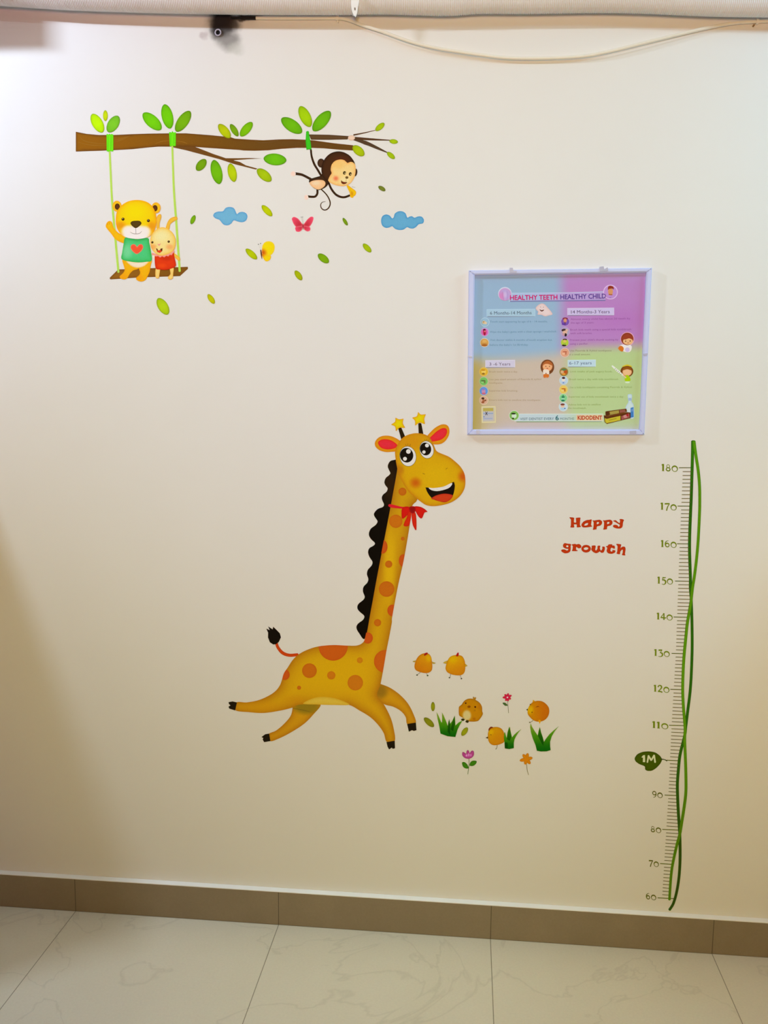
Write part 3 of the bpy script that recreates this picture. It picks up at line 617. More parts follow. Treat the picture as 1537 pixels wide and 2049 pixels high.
# ------------------------------------------------------------------ giraffe
INKD = 0.88
G, N, Bd = Zm(730, 810, 6.986), Zm(690, 900, 5.256), Zm(440, 1230, 3.7488)
gi = thing('giraffe', 'large running yellow giraffe sticker with orange spots and red bow', 'giraffe', (780, 1497))
GY, GE, SP, SE = (214, 162, 14), (178, 112, 14), (198, 104, 16), (200, 84, 20)
fars = dict(edge=(178, 112, 16), ew=6)
mk('leg', [pl(Bd([(545, 660), (545, 702), (530, 760), (480, 820), (420, 870), (366, 896), (378, 948), (440, 930), (530, 885), (630, 820), (700, 750), (756, 672), (650, 655)]), sh((206, 146, 16), blobs=[Bd.b(650, 690, 130, 75, (146, 116, 20), 1, .45)], **fars)), pl(Bd.st([(548, 702), (620, 715), (690, 732)], [3, 5, 2]), (120, 94, 20), False, lay=1)], gi, 0)
mk('leg', [pl(Bd([(1185, 520), (1212, 522), (1280, 550), (1350, 600), (1410, 665), (1450, 740), (1470, 812), (1406, 820), (1395, 770), (1360, 725), (1300, 690), (1230, 670), (1165, 610)]), sh((206, 146, 16), blobs=[Bd.b(1205, 575, 75, 75, (150, 108, 20), 1, .3)], **fars))], gi, 0)
body_o = N([(775, 400), (760, 530), (706, 600), (682, 800), (622, 1150), (560, 1430), (500, 1750)])+Bd([(1290, 60), (1270, 170), (1250, 270), (1228, 400), (1205, 520), (1180, 605), (1230, 672), (1280, 770), (1305, 860), (1312, 946), (1252, 954), (1230, 890), (1190, 830), (1130, 770), (1050, 720), (965, 676), (850, 677), (740, 674), (600, 674), (540, 698), (450, 720), (330, 737), (220, 731), (118, 717), (126, 658), (200, 658), (290, 641), (370, 606), (420, 570), (450, 530), (465, 490), (480, 440), (510, 395), (550, 335), (600, 292), (660, 262), (740, 238), (850, 228), (950, 232), (1030, 231), (1075, 207), (1092, 160)])+N([(270, 1700), (340, 1320), (420, 900), (490, 530), (545, 200), (650, 200), (760, 260)])
gsh = sh(GY, GE, 12, [Bd.b(900, 420, 330, 190, (214, 162, 12), .8), Bd.b(300, 690, 260, 70, (208, 142, 14), .6), Bd.b(560, 640, 140, 60, (204, 138, 14), .5), N.b(470, 1200, 90, 700, (226, 178, 14), .7)])
bo = np.array(smooth_closed(body_o))
def spot(z, cx, cy, rx, ry=None, col=None, edge=False):
    e = z.e(cx, cy, rx, ry, n=40)
    c_ = clip_convex(bo, e) if edge else e
    return pl(c_, sh(col or SP, np.array(col or SP)*[.97, .92, .9], 1.5), False, lay=1, step=3) if c_ else None
spots = [spot(Bd, 850, 235, 110, None, (200, 90, 18), True), spot(Bd, 672, 420, 55), spot(Bd, 836, 455, 31, None, (202, 116, 16)), spot(Bd, 1050, 342, 22, None, (204, 126, 16)), spot(Bd, 1016, 510, 58, None, (200, 114, 18)), spot(Bd, 594, 548, 15), spot(Bd, 488, 450, 36, 40, SE, True), spot(Bd, 1242, 350, 86, None, (200, 94, 18), True), spot(Bd, 1110, 175, 38, 42, SE, True), spot(Bd, 1183, 60, 27),
         spot(N, 607, 440, 42), spot(N, 537, 752, 70, None, (204, 110, 16), True), spot(N, 610, 935, 20), spot(N, 398, 1020, 52, 72, SE, True), spot(N, 614, 1165, 46, 66, SE, True), spot(N, 462, 1203, 38), spot(N, 440, 1465, 82), spot(N, 502, 1690, 54, 62, SE, True)]
mk('body', [pl(body_o, gsh, step=4), pl(Bd([(625, 668), (690, 630), (760, 616), (850, 624), (930, 650), (970, 676), (850, 677), (740, 674)]), sh((216, 180, 58), (206, 160, 36), 3), lay=1)]+[s_ for s_ in spots if s_], gi, 1)
for q in ([(128, 658), (95, 651), (65, 656), (68, 670), (80, 680), (65, 690), (70, 704), (115, 718)], [(370, 892), (340, 897), (312, 918), (326, 925), (321, 935), (332, 956), (379, 948)], [(1250, 956), (1312, 945), (1314, 1002), (1298, 1006), (1289, 997), (1270, 1011), (1258, 990)], [(1405, 820), (1471, 809), (1475, 866), (1456, 872), (1441, 866), (1418, 878)]):
    mk('hoof', [pl(Bd(q), sh((32, 24, 10)), False)], gi, 2, label='black split hoof')
tl = mk('tail', [pl(Bd.st([(585, 300), (520, 304), (470, 286), (436, 246), (424, 212)], [22, 24, 20]), sh((206, 72, 14), (186, 50, 10), 1.2), False)], gi, 0)
mk('tail_tuft', [pl(Bd([(400, 223), (375, 207), (361, 170), (362, 135), (348, 104), (374, 116), (362, 88), (396, 110), (400, 90), (424, 113), (450, 140), (458, 170), (442, 205), (420, 222)]), sh((22, 16, 8)), False)], gi, 1, parent=tl, label='black tail tuft')
mk('mane', [pl(N([(545, 112), (515, 108), (475, 122), (452, 170), (466, 215), (480, 245), (465, 268), (430, 298), (416, 345), (432, 380), (451, 405), (440, 440), (400, 475), (389, 510), (400, 545), (413, 575), (400, 602), (345, 624), (306, 675), (325, 720), (345, 752), (325, 790), (272, 832), (253, 890), (275, 938), (318, 982), (300, 1010), (258, 1035), (245, 1080), (260, 1128), (292, 1180), (280, 1220), (243, 1262), (233, 1310), (248, 1360), (235, 1400), (198, 1440), (191, 1490), (210, 1545), (195, 1578), (143, 1622), (132, 1665), (155, 1702), (205, 1748), (190, 1790), (140, 1828), (122, 1870), (150, 1928), (215, 1982), (272, 1702), (342, 1322), (424, 900), (494, 530), (552, 200)]), sh((16, 10, 4), blobs=[N.b(470, 350, 140, 380, (52, 32, 10), .8, .2)]))], gi, 2, label='black scalloped mane')
for q, i_ in (([(520, 520), (490, 500), (440, 468), (360, 437), (270, 432), (190, 460), (144, 520), (148, 580), (200, 632), (290, 659), (380, 656), (450, 640)], [(183, 530), (220, 492), (280, 480), (350, 490), (410, 520), (456, 565), (430, 602), (360, 622), (290, 622), (220, 595)]),
              ([(870, 450), (930, 370), (1000, 310), (1080, 274), (1150, 284), (1182, 340), (1177, 420), (1132, 500), (1062, 547), (970, 553), (905, 530)], [(903, 475), (950, 420), (1020, 360), (1090, 325), (1140, 334), (1152, 380), (1126, 440), (1070, 486), (1000, 506), (930, 512)])):
    e_ = mk('ear', [pl(G(q), sh((228, 152, 20), (218, 128, 14), 2.5))], gi, 2)
    mk('inner_ear', [pl(G(i_), sh((238, 46, 60), (226, 40, 24), 2.5))], gi, 3, parent=e_, label='red inner ear')
for q, st_ in (([(468, 330), (490, 318), (512, 322), (562, 438), (560, 500), (515, 500)], [(428, 179), (482, 203), (542, 193), (532, 258), (566, 322), (486, 322), (436, 370), (424, 305), (368, 276), (424, 236)]), ([(748, 262), (768, 254), (790, 260), (822, 425), (755, 425)], [(746, 100), (785, 136), (854, 132), (832, 195), (842, 270), (768, 250), (703, 292), (703, 226), (662, 180), (728, 160)])):
    h_ = mk('horn', [pl(G(q), sh((46, 30, 6), (30, 20, 4), 1.5), False)], gi, 2, label='dark horn')
    s_ = np.array(st_, float); cs = []
    for i in range(10):
        v0, t_, v1 = s_[i-1], s_[i], s_[(i+1) % 10]
        cs += [tuple(t_*.74+v0*.26), tuple(t_*.93+v0*.07), tuple(t_*.93+v1*.07), tuple(t_*.74+v1*.26)] if i % 2 == 0 else [tuple(t_)]
    mk('star', [pl(G(cs), sh((248, 212, 4), (226, 150, 14), 1.8))], gi, 3, parent=h_, label='yellow star on the horn tip')
mk('head', [pl(G([(424, 700), (430, 620), (470, 540), (520, 470), (590, 425), (680, 400), (760, 398), (840, 414), (900, 450), (940, 510), (972, 580), (1005, 648), (1080, 685), (1180, 728), (1270, 798), (1342, 870), (1392, 960), (1407, 1060), (1397, 1160), (1352, 1250), (1282, 1320), (1190, 1372), (1080, 1402), (960, 1417), (860, 1402), (790, 1360), (700, 1290), (620, 1220), (550, 1120), (490, 1000), (450, 870)]),
   sh((220, 166, 10), (200, 124, 14), 4.0, [G.b(650, 520, 300, 190, (216, 142, 12), .8), G.b(1000, 1000, 330, 260, (224, 176, 12), .7), G.b(490, 910, 90, 110, (196, 122, 16), .85), G.b(710, 1090, 120, 110, (204, 92, 12), .95, .05), G.b(1375, 1000, 105, 110, (206, 88, 12), .95, .1)]), step=3)], gi, 3.5)
for cx, cy, rx, ry, ro, px_, py_, prx, pry, hl in ((603, 720, 112, 138, -10, 585, 705, 93, 102, ((610, 652, 32), (562, 755, 27))), (866, 628, 95, 120, -12, 850, 617, 78, 90, ((870, 568, 27), (827, 660, 23)))):
    e_ = mk('eye', [pl(G.e(cx, cy, rx+5, ry+5, ro), (60, 46, 14)), pl(G.e(cx, cy, rx, ry, ro), (240, 230, 222), lay=1)], gi, 4)
    mk('pupil', [pl(G.e(px_, py_, prx, pry, ro), (22, 14, 6))]+[pl(G.e(a, b, r_), (240, 228, 216), lay=1) for a, b, r_ in hl], gi, 6, parent=e_, label='black pupil with white glints')
    ls = [[(572, 552), (582, 578)], [(600, 545), (604, 572)], [(640, 552), (628, 576)]] if cx < 700 else [[(838, 486), (850, 508)], [(868, 480), (870, 506)], [(898, 490), (888, 512)]]
    mk('eyelash', [pl(G.st(q, [5, 4]), (84, 56, 10), False) for q in ls], gi, 4, parent=e_)
for q in ([(808, 955), (825, 965), (842, 972)], [(1130, 902), (1142, 893), (1158, 882)]):
    mk('nostril', [pl(G.st(q, [4, 9, 4]), (150, 104, 8), False)], gi, 4)
mt_ = mk('mouth', [pl(G([(850, 1154), (852, 1154), (893, 1158), (960, 1164), (1100, 1142), (1210, 1092), (1243, 1077), (1246, 1077), (1260, 1130), (1242, 1240), (1200, 1322), (1130, 1362), (1050, 1352), (960, 1322), (900, 1262), (865, 1202)]), (24, 14, 6))], gi, 4, label='black open mouth')
mk('teeth', [pl(G([(891, 1158), (960, 1164), (1100, 1143), (1215, 1092), (1216, 1122), (1170, 1166), (1080, 1196), (1000, 1206), (930, 1192)]), (238, 226, 208))], gi, 5, parent=mt_, label='white teeth')
mk('tongue', [pl(G([(928, 1310), (1000, 1266), (1100, 1243), (1190, 1250), (1234, 1274), (1190, 1332), (1130, 1360), (1040, 1350), (970, 1327)]), sh((208, 62, 24), (190, 44, 20), 1.5))], gi, 5, parent=mt_, label='red tongue')
bw = mk('bow', [pl(G([(340, 1388), (430, 1405), (520, 1425), (620, 1430), (620, 1456), (520, 1452), (400, 1442), (335, 1422)]), (218, 30, 40)), pl(G([(615, 1425), (545, 1428), (515, 1470), (520, 1590), (560, 1575), (600, 1535), (640, 1480)]), sh((214, 26, 14), (190, 20, 16), 1.5)), pl(G([(690, 1425), (770, 1424), (835, 1455), (878, 1497), (838, 1505), (800, 1587), (760, 1572), (715, 1500)]), sh((214, 26, 14), (190, 20, 16), 1.5)),
    pl(G([(605, 1500), (650, 1500), (640, 1610), (615, 1692), (545, 1692), (560, 1630), (590, 1570)]), sh((216, 44, 12), (196, 30, 12), 1.5)), pl(G([(655, 1500), (705, 1505), (722, 1600), (720, 1752), (690, 1722), (665, 1652)]), sh((216, 40, 14), (190, 26, 14), 1.5)), pl(G([(625, 1425), (700, 1422), (712, 1470), (690, 1515), (645, 1512), (622, 1470)]), sh((140, 16, 16), (180, 20, 16), 2), lay=1)], gi, 4, label='red ribbon bow')
# ------------------------------------------------------------------ chicks
K1, K2, K3, K4, K5 = Zm(900, 1380, 19.21), Zm(965, 1440, 19.21), Zm(1040, 1385, 16.39), Zm(820, 1295, 12.296), Zm(910, 1490, 9.041)
CG = 'yellow chick stickers right of the giraffe'
def chick(lab, at): return thing('chick', lab, 'chick', at, CG)
LGc = (66, 62, 34)
c1 = chick('orange chick sticker seen from behind, left of the upper pair', K4.p(330, 700))
mk('body', [pl(K4([(118, 440), (150, 330), (210, 230), (300, 165), (400, 148), (480, 172), (530, 250), (545, 350), (556, 470), (540, 570), (480, 622), (380, 637), (270, 617), (160, 572), (120, 510)]), sh((212, 142, 10), (186, 104, 8), 1.5, grad=(K4.p(450, 250), K4.p(260, 600), (204, 120, 12)), blobs=[K4.b(470, 270, 110, 130, (220, 168, 6), .9)]))], c1, 2)
mk('comb', [pl(K4([(350, 192), (380, 145), (435, 133), (442, 165), (400, 195), (365, 212)]), sh((160, 26, 12)))], c1, 3, label='red comb')
for q in ([(150, 325), (110, 335), (72, 345), (80, 362), (130, 372)], [(545, 355), (600, 375), (642, 388), (620, 405), (560, 412)]):
    mk('wing', [pl(K4(q), sh((200, 154, 40), (150, 134, 50), .8), False)], c1, 1)
for q, f in (([(262, 620), (215, 655), (180, 685)], (180, 685)), ([(410, 630), (425, 665), (440, 695)], (440, 698))):
    mk('leg', [pl(K4.st(q, [8]), LGc, False), pl(K4.e(f[0], f[1], 22, 15), LGc)], c1, 0)
c2 = chick('yellow chick sticker seen from behind, right of the upper pair', K4.p(1130, 780))
mk('body', [pl(K4([(884, 480), (930, 330), (990, 240), (1080, 200), (1180, 194), (1280, 215), (1340, 300), (1366, 420), (1366, 540), (1340, 632), (1270, 687), (1150, 692), (1020, 667), (920, 612), (884, 545)]), sh((216, 152, 8), (190, 116, 8), 1.5, grad=(K4.p(1060, 300), K4.p(1200, 680), (206, 126, 12)), blobs=[K4.b(1060, 300, 160, 140, (218, 172, 4), .9)]))], c2, 2)
mk('comb', [pl(K4([(1138, 212), (1165, 150), (1195, 128), (1207, 165), (1195, 217), (1165, 227)]), sh((170, 22, 12)))], c2, 3, label='red comb')
for q in ([(935, 325), (860, 355), (818, 385), (860, 402), (905, 412)], [(1362, 405), (1400, 435), (1424, 462), (1400, 472), (1364, 480)]):
    mk('wing', [pl(K4(q), sh((206, 158, 36), (160, 140, 50), .8), False)], c2, 1)
for q, f in (([(1003, 660), (1000, 710), (985, 745)], (978, 750)), ([(1235, 688), (1258, 735), (1275, 770)], (1272, 775))):
    mk('leg', [pl(K4.st(q, [8]), LGc, False), pl(K4.e(f[0], f[1], 20, 15), LGc)], c2, 0)
c3 = chick('brown chick sticker with cream belly facing out, above the left grass', K1.p(680, 1270))
mk('body', [pl(K1([(348, 740), (365, 650), (460, 572), (510, 490), (600, 400), (720, 350), (860, 347), (1000, 400), (1130, 482), (1212, 590), (1247, 700), (1250, 840), (1277, 912), (1242, 1010), (1160, 1130), (1090, 1202), (950, 1228), (800, 1225), (690, 1210), (560, 1120), (440, 1045), (370, 1000), (348, 900)]), sh((192, 126, 6), (150, 92, 8), 1.6, [K1.b(660, 990, 210, 260, (208, 186, 112), 1, .5), K1.b(430, 780, 110, 130, (200, 116, 20), .7), K1.b(1150, 650, 120, 200, (186, 108, 8), .7), K1.b(940, 1120, 90, 80, (164, 88, 4), .7), K1.b(960, 800, 60, 50, (160, 104, 10), .7)]), step=.7)], c3, 1)
mk('tuft', [pl(K1([(905, 390), (890, 280), (925, 268), (945, 310), (975, 292), (1020, 305), (1005, 350), (990, 400)]), sh((178, 122, 24), (140, 104, 30), .6), False)], c3, 0)
for cx, cy, r_ in ((617, 520, 30), (980, 665, 34)): mk('eye', [pl(K1.e(cx, cy, r_), (64, 20, 4))], c3, 2)
mk('beak', [pl(K1([(675, 650), (745, 605), (808, 650), (760, 700), (700, 692)]), sh((138, 72, 4)))], c3, 2)
for q in ([(430, 1160), (490, 1110), (580, 1140), (520, 1205)], [(600, 1235), (660, 1170), (735, 1200), (700, 1280)]): mk('foot', [pl(K1(q), (52, 46, 10))], c3, 2, label='dark foot')
c4 = chick('small yellow chick sticker tucked behind the middle grass tuft', K2.p(530, 1140))
mk('body', [pl(K2([(218, 640), (230, 480), (290, 370), (400, 300), (560, 283), (700, 320), (800, 420), (850, 560), (855, 800), (820, 882), (700, 942), (560, 978), (430, 982), (320, 932), (245, 822)]), sh((206, 142, 6), (176, 104, 8), 1.3, grad=(K2.p(340, 450), K2.p(720, 820), (200, 126, 10)), blobs=[K2.b(340, 470, 150, 150, (216, 166, 4), .9)]), step=.8)], c4, 1)
mk('comb', [pl(K2([(243, 432), (250, 350), (330, 273), (402, 285), (418, 312), (330, 342), (270, 425)]), sh((124, 44, 6)))], c4, 2, label='dark red comb')
mk('eye', [pl(K2.e(336, 582, 20), (120, 84, 8))], c4, 2)
mk('beak', [pl(K2([(222, 652), (128, 695), (218, 735)]), (62, 50, 12), False)], c4, 0)
mk('leg', [pl(K2.st([(578, 970), (562, 1080), (522, 1135)], [22, 20, 30]), (110, 100, 52), False)], c4, 0)
c5 = chick('round orange chick sticker tilted over the right grass tuft', K3.p(560, 1030))
mk('body', [pl(K3([(258, 640), (280, 520), (350, 400), (450, 320), (600, 283), (750, 308), (870, 390), (952, 500), (974, 630), (942, 770), (862, 882), (740, 952), (590, 968), (450, 922), (340, 822), (272, 732)]), sh((200, 128, 4), (176, 100, 8), 1.3, grad=(K3.p(330, 600), K3.p(900, 600), (194, 102, 8)), blobs=[K3.b(340, 580, 170, 220, (214, 168, 2), .9)]), step=.9), pl(K3.st([(530, 492), (590, 470), (640, 474)], [12, 30, 14]), (140, 64, 8), False, lay=1)], c5, 1)
mk('comb', [pl(K3([(415, 335), (440, 248), (525, 312)]), sh((206, 150, 20)), False)], c5, 0)
mk('wing', [pl(K3([(605, 925), (660, 1045), (700, 935), (650, 900)]), sh((214, 150, 14)), False)], c5, 2)
mk('beak', [pl(K3([(212, 575), (266, 540), (266, 612)]), (56, 42, 10), False)], c5, 0)
for cx, cy in ((405, 660), (352, 405)): mk('eye', [pl(K3.e(cx, cy, 20), (108, 66, 8))], c5, 2)
mk('leg', [pl(K3.st([(440, 925), (400, 960), (350, 992)], [16]), (120, 110, 60), False), pl(K3.e(332, 992, 26, 20), (120, 110, 66))], c5, 0)
# ------------------------------------------------------------------ grass and flowers
def grass(z, pts, y0, y1, x, lab, extra=()):
    f = sh((130, 150, 40), blobs=(), grad=[(z.p(x, y0), z.p(x, y0+(y1-y0)*.5), (74, 136, 10)), (z.p(x, y0+(y1-y0)*.35), z.p(x, y1), (14, 92, 6))])
    o = mk('grass_tuft', [pl(z(pts), f, False)]+[pl(z(q), sh((50, 106, 4), grad=(z.p(x, y0), z.p(x, y1), (10, 66, 2))), False, lay=1) for q in extra], lay=4)
    tag(o, lab, 'grass', 'grass tuft stickers')
grass(K, [(330, 882), (318, 810), (302, 740), (291, 670), (308, 700), (335, 765), (345, 775), (346, 730), (345, 672), (362, 705), (385, 760), (402, 805), (408, 770), (417, 738), (425, 785), (445, 760), (472, 703), (476, 760), (478, 802), (510, 772), (548, 753), (520, 800), (500, 842), (487, 885), (478, 916), (400, 908)], 670, 915, 400, 'wide green grass tuft sticker, leftmost, next to the giraffe hoof', [[(400, 860), (408, 770), (417, 738), (428, 800), (425, 900)], [(430, 840), (446, 770), (472, 703), (474, 780), (455, 860)]])
grass(K2, [(868, 1105), (860, 900), (832, 700), (850, 490), (882, 495), (922, 650), (942, 705), (970, 500), (1035, 290), (1070, 290), (1092, 450), (1132, 620), (1150, 682), (1230, 580), (1320, 500), (1500, 365), (1400, 490), (1300, 645), (1242, 765), (1217, 900), (1217, 1095), (1040, 1132)], 290, 1130, 1000, 'small green grass tuft sticker in front of the little yellow chick', [[(868, 1100), (862, 900), (920, 860), (980, 900), (985, 1115)], [(955, 760), (972, 520), (1035, 290), (1090, 450), (1125, 650), (1060, 820)]])
grass(K3, [(565, 1922), (520, 1740), (430, 1520), (370, 1320), (343, 1150), (362, 1010), (402, 1130), (500, 1290), (592, 1422), (620, 1280), (662, 1145), (702, 1320), (760, 1480), (797, 1632), (862, 1530), (980, 1380), (1100, 1270), (1280, 1120), (1150, 1285), (1052, 1450), (1000, 1622), (1000, 1780), (1017, 1902), (880, 1942), (700, 1946)], 1010, 1945, 700, 'tall three bladed green grass tuft sticker under the round orange chick', [[(600, 1430), (630, 1270), (662, 1145), (702, 1320), (785, 1600), (775, 1760), (700, 1640)]])
fl = thing('flower', 'small red flower sticker with one leaf between the chicks', 'flower', K.p(1005, 678), 'flower stickers')
def petals(z, cx, cy, tips, wd, col, root):
    mk('blossom', [pl(leafpts(z.p(cx, cy), z.p(*t), wd/z.k), sh(col, np.array(col)*.85, .6)) for t in tips]+[pl(z.e(cx, cy, wd*.62), sh(col), lay=1)], root, 2)
mk('stem', [pl(K.st([(994, 540), (1000, 610), (1006, 678)], [4]), (88, 96, 50), False)], fl, 0)
mk('leaf', [pl(K([(945, 578), (972, 576), (998, 602), (970, 606)]), (70, 98, 44))], fl, 1)
petals(K, 993, 523, [(1003, 482), (1036, 502), (1030, 540), (1002, 562), (975, 558), (946, 524), (966, 492)], 24, (204, 34, 62), fl)
mk('flower_centre', [pl(K.e(994, 523, 8), (244, 190, 200))], fl, 5, label='pale centre')
fl = thing('flower', 'pink tulip flower sticker with two leaves at the bottom left', 'flower', K5.p(238, 532), 'flower stickers')
mk('stem', [pl(K5.st([(257, 250), (260, 350), (250, 440), (237, 535)], [9, 10, 8]), (64, 90, 20), False)], fl, 0)
for q in ([(134, 322), (180, 318), (230, 362), (250, 428), (190, 428), (146, 392)], [(267, 378), (290, 312), (340, 289), (398, 300), (382, 350), (330, 386)]):
    mk('leaf', [pl(K5(q), sh((62, 122, 14), (44, 92, 14), 1))], fl, 1)
mk('blossom', [pl(K5([(137, 190), (136, 150), (150, 132), (185, 150), (208, 165), (212, 130), (232, 98), (258, 115), (272, 155), (295, 120), (325, 108), (345, 125), (350, 175), (322, 226), (262, 256), (190, 246), (152, 215)]), sh((178, 66, 122), (140, 50, 90), 1, [K5.b(215, 195, 28, 34, (232, 160, 200), .9), K5.b(255, 185, 22, 44, (232, 160, 200), .8), K5.b(292, 190, 20, 36, (226, 140, 190), .8)]), step=.8)], fl, 2)
fl = thing('flower', 'orange six petal flower sticker at the bottom right of the chicks', 'flower', K5.p(1334, 546), 'flower stickers')
mk('stem', [pl(K5.st([(1298, 340), (1312, 460), (1336, 548)], [9, 9, 7]), (100, 90, 24), False)], fl, 0)
petals(K5, 1300, 262, [(1322, 155), (1408, 238), (1368, 350), (1272, 360), (1176, 290), (1232, 176)], 62, (208, 124, 10), fl)
# ------------------------------------------------------------------ red lettering
T = Zm(1110, 1010, 9.606)
RED = sh((196, 56, 12), (170, 44, 10), .8)
def word(lab, at, letters):
    r = thing('lettering', lab, 'lettering', at, 'red wall lettering')
    for nm, o_, hs in letters: mk('letter_'+nm.lower(), [pl(chaikin(T(o_), 2, .42), RED, False, [chaikin(T(h_), 2, -.25) for h_ in hs])], r, 0)
def sq(pts): return [tuple(p) for p in smooth_closed(np.array(pts, float), 30)]
pO = [(728, 303), (760, 308), (800, 300), (870, 290), (910, 318), (906, 370), (870, 402), (812, 408), (800, 455), (808, 468), (732, 480), (748, 452), (757, 335)]
pH = [(808, 332), (848, 328), (860, 352), (832, 376), (806, 378)]
word('red word Happy stuck on the wall left of the growth ruler', T.p(800, 478), [
    ('H', [(281, 242), (375, 250), (370, 272), (364, 345), (420, 350), (414, 275), (408, 256), (497, 247), (488, 278), (480, 400), (502, 414), (496, 426), (424, 433), (433, 408), (428, 372), (364, 372), (370, 405), (377, 436), (298, 432), (316, 410), (320, 280), (302, 264)], []),
    ('a', [(518, 400), (522, 370), (560, 322), (620, 297), (670, 293), (712, 282), (704, 320), (694, 402), (717, 404), (716, 416), (660, 426), (590, 434), (540, 430)], [[(560, 398), (590, 356), (648, 345), (640, 390), (590, 406)]]),
    ('p', pO, [pH]), ('p', [(x+200, y-2) for x, y in pO], [[(x+200, y-2) for x, y in pH]]),
    ('y', [(1122, 312), (1175, 298), (1195, 322), (1252, 366), (1266, 300), (1245, 284), (1275, 276), (1334, 290), (1312, 330), (1302, 428), (1262, 455), (1185, 452), (1130, 427), (1122, 402), (1160, 385), (1212, 400), (1222, 430), (1248, 422), (1262, 385), (1205, 352), (1155, 322)], [])])
word('red word growth stuck on the wall under the word Happy', T.p(740, 975), [
    ('g', [(163, 772), (190, 738), (250, 752), (305, 756), (318, 772), (303, 785), (306, 830), (302, 890), (262, 925), (190, 932), (128, 892), (134, 865), (190, 860), (232, 886), (260, 876), (270, 842), (220, 842), (168, 816)], [[(215, 800), (235, 772), (266, 784), (266, 815), (235, 822)]]),
    ('r', [(322, 766), (400, 754), (412, 770), (470, 754), (512, 790), (506, 826), (460, 836), (428, 812), (412, 802), (406, 870), (442, 880), (438, 888), (328, 887), (346, 870), (356, 788)], []),
    ('o', T and [(605+88*math.cos(a), 845+70*math.sin(a)) for a in np.arange(24)*math.pi/12], [[(603+46*math.cos(a)+8*math.sin(a), 843+28*math.sin(a)-8*math.cos(a)) for a in np.arange(16)*math.pi/8]]),
    ('w', [(712, 790), (775, 783), (788, 797), (772, 870), (800, 888), (830, 842), (826, 790), (880, 788), (862, 830), (880, 882), (906, 882), (926, 832), (912, 808), (962, 808), (962, 860), (940, 916), (900, 922), (866, 890), (848, 908), (800, 932), (740, 906), (703, 860), (720, 820)], []),
    ('t', [(982, 802), (1022, 797), (1038, 764), (1112, 764), (1098, 790), (1150, 785), (1158, 842), (1132, 838), (1096, 817), (1076, 832), (1066, 880), (1085, 906), (1118, 900), (1108, 874), (1166, 878), (1162, 916), (1100, 942), (1030, 932), (1000, 892), (1020, 822)], []),
    ('h', [(1186, 753), (1282, 764), (1270, 790), (1262, 850), (1300, 808), (1350, 808), (1362, 850), (1346, 950), (1362, 972), (1292, 966), (1312, 930), (1317, 862), (1296, 856), (1256, 900), (1256, 952), (1187, 936), (1206, 915), (1216, 790), (1192, 770)], [])])
# ------------------------------------------------------------------ growth ruler
R1, R2, R3 = Zm(1290, 870, 6.4), Zm(1260, 1170, 6.21), Zm(1250, 1470, 5.535)
ru = thing('growth_ruler', 'tall green growth ruler sticker with twining vine, marked 60 to 180', 'growth ruler', (1340, 1818))
dk = R1([(616, 80), (614, 250), (607, 500), (598, 800), (589, 1000), (579, 1250), (576, 1450), (581, 1650), (588, 1850)])+R2([(755, 30), (764, 150), (769, 250), (775, 450), (778, 700), (775, 900), (765, 1150), (750, 1350), (725, 1550), (700, 1750), (684, 1880)])+R3([(615, 220), (595, 400), (585, 550), (588, 700), (595, 850), (605, 1000), (612, 1120), (615, 1300), (612, 1450), (600, 1600), (575, 1750), (540, 1870), (497, 1942)])
lt = R1([(633, 80), (655, 250), (686, 450), (704, 650), (707, 850), (704, 1000), (690, 1300), (670, 1550), (640, 1800)])+R2([(785, 20), (770, 150), (762, 220), (740, 350), (715, 500), (695, 700), (680, 850), (667, 1050), (660, 1300), (668, 1500), (680, 1650), (690, 1800)])+R3([(666, 60), (675, 300), (680, 500), (678, 650), (660, 800), (635, 960), (612, 1100), (580, 1220), (550, 1350), (525, 1480), (510, 1620), (497, 1830)])
mk('vine', [pl(stroke(lt, [6, 5.6, 6, 5.6, 6, 5]), sh((92, 156, 16), (76, 128, 12), .8, grad=[((0, 900), (0, 1000), (94, 146, 10)), ((0, 1400), (0, 1780), (80, 104, 8))]), False, step=2.5)], ru, 2)
mk('vine', [pl(stroke(dk, [6, 6, 5.6, 5.8, 6, 5.2]), sh((56, 128, 10), (38, 84, 8), .8, grad=[((0, 900), (0, 990), (46, 102, 10)), ((0, 1400), (0, 1780), (54, 64, 10))]), False, step=2.5)], ru, 1)
vx = np.array(sorted([(y, x) for x, y in dk]+[(y, x) for x, y in lt])); 
dka = np.array(smooth_open(dk, 4)); lta = np.array(smooth_open(lt, 4))
def vleft(y):
    a = np.interp(y, dka[:, 1], dka[:, 0]); b = np.interp(y, lta[:, 1], lta[:, 0]) if y < 1795 else 1e9
    return min(a, b)-1.5
TK = {180: 936, 170: 1012.8, 160: 1088.2, 150: 1163, 140: 1235, 130: 1307.8, 120: 1379.8, 110: 1451.8, 100: 1521.8, 90: 1591.6, 80: 1660.6, 70: 1729, 60: 1797.6}
LLX = [(936, 1358.8), (1013, 1356), (1088, 1355), (1163, 1351), (1235, 1348), (1308, 1344), (1380, 1341.5), (1452, 1339), (1522, 1334), (1592, 1330), (1660, 1325.5), (1729, 1321), (1798, 1316)]
SLX = [(945, 1366.5), (1100, 1360), (1310, 1352.6), (1460, 1343.7), (1595, 1337.6), (1740, 1328.6), (1797, 1325)]
slope = lambda y: float(np.interp(y, [930, 1300, 1800], [0, .03, .085]))
ys = sorted(TK.values()); ks = sorted(TK, reverse=True)
def tick(y, xl):
    xr = vleft(y)+1; s_ = slope(y); return pl(stroke([(xl, y-(xr-xl)*s_/2), (xr, y+(xr-xl)*s_/2)], [1.15], cap=False), sh((90, 84, 34)), False)
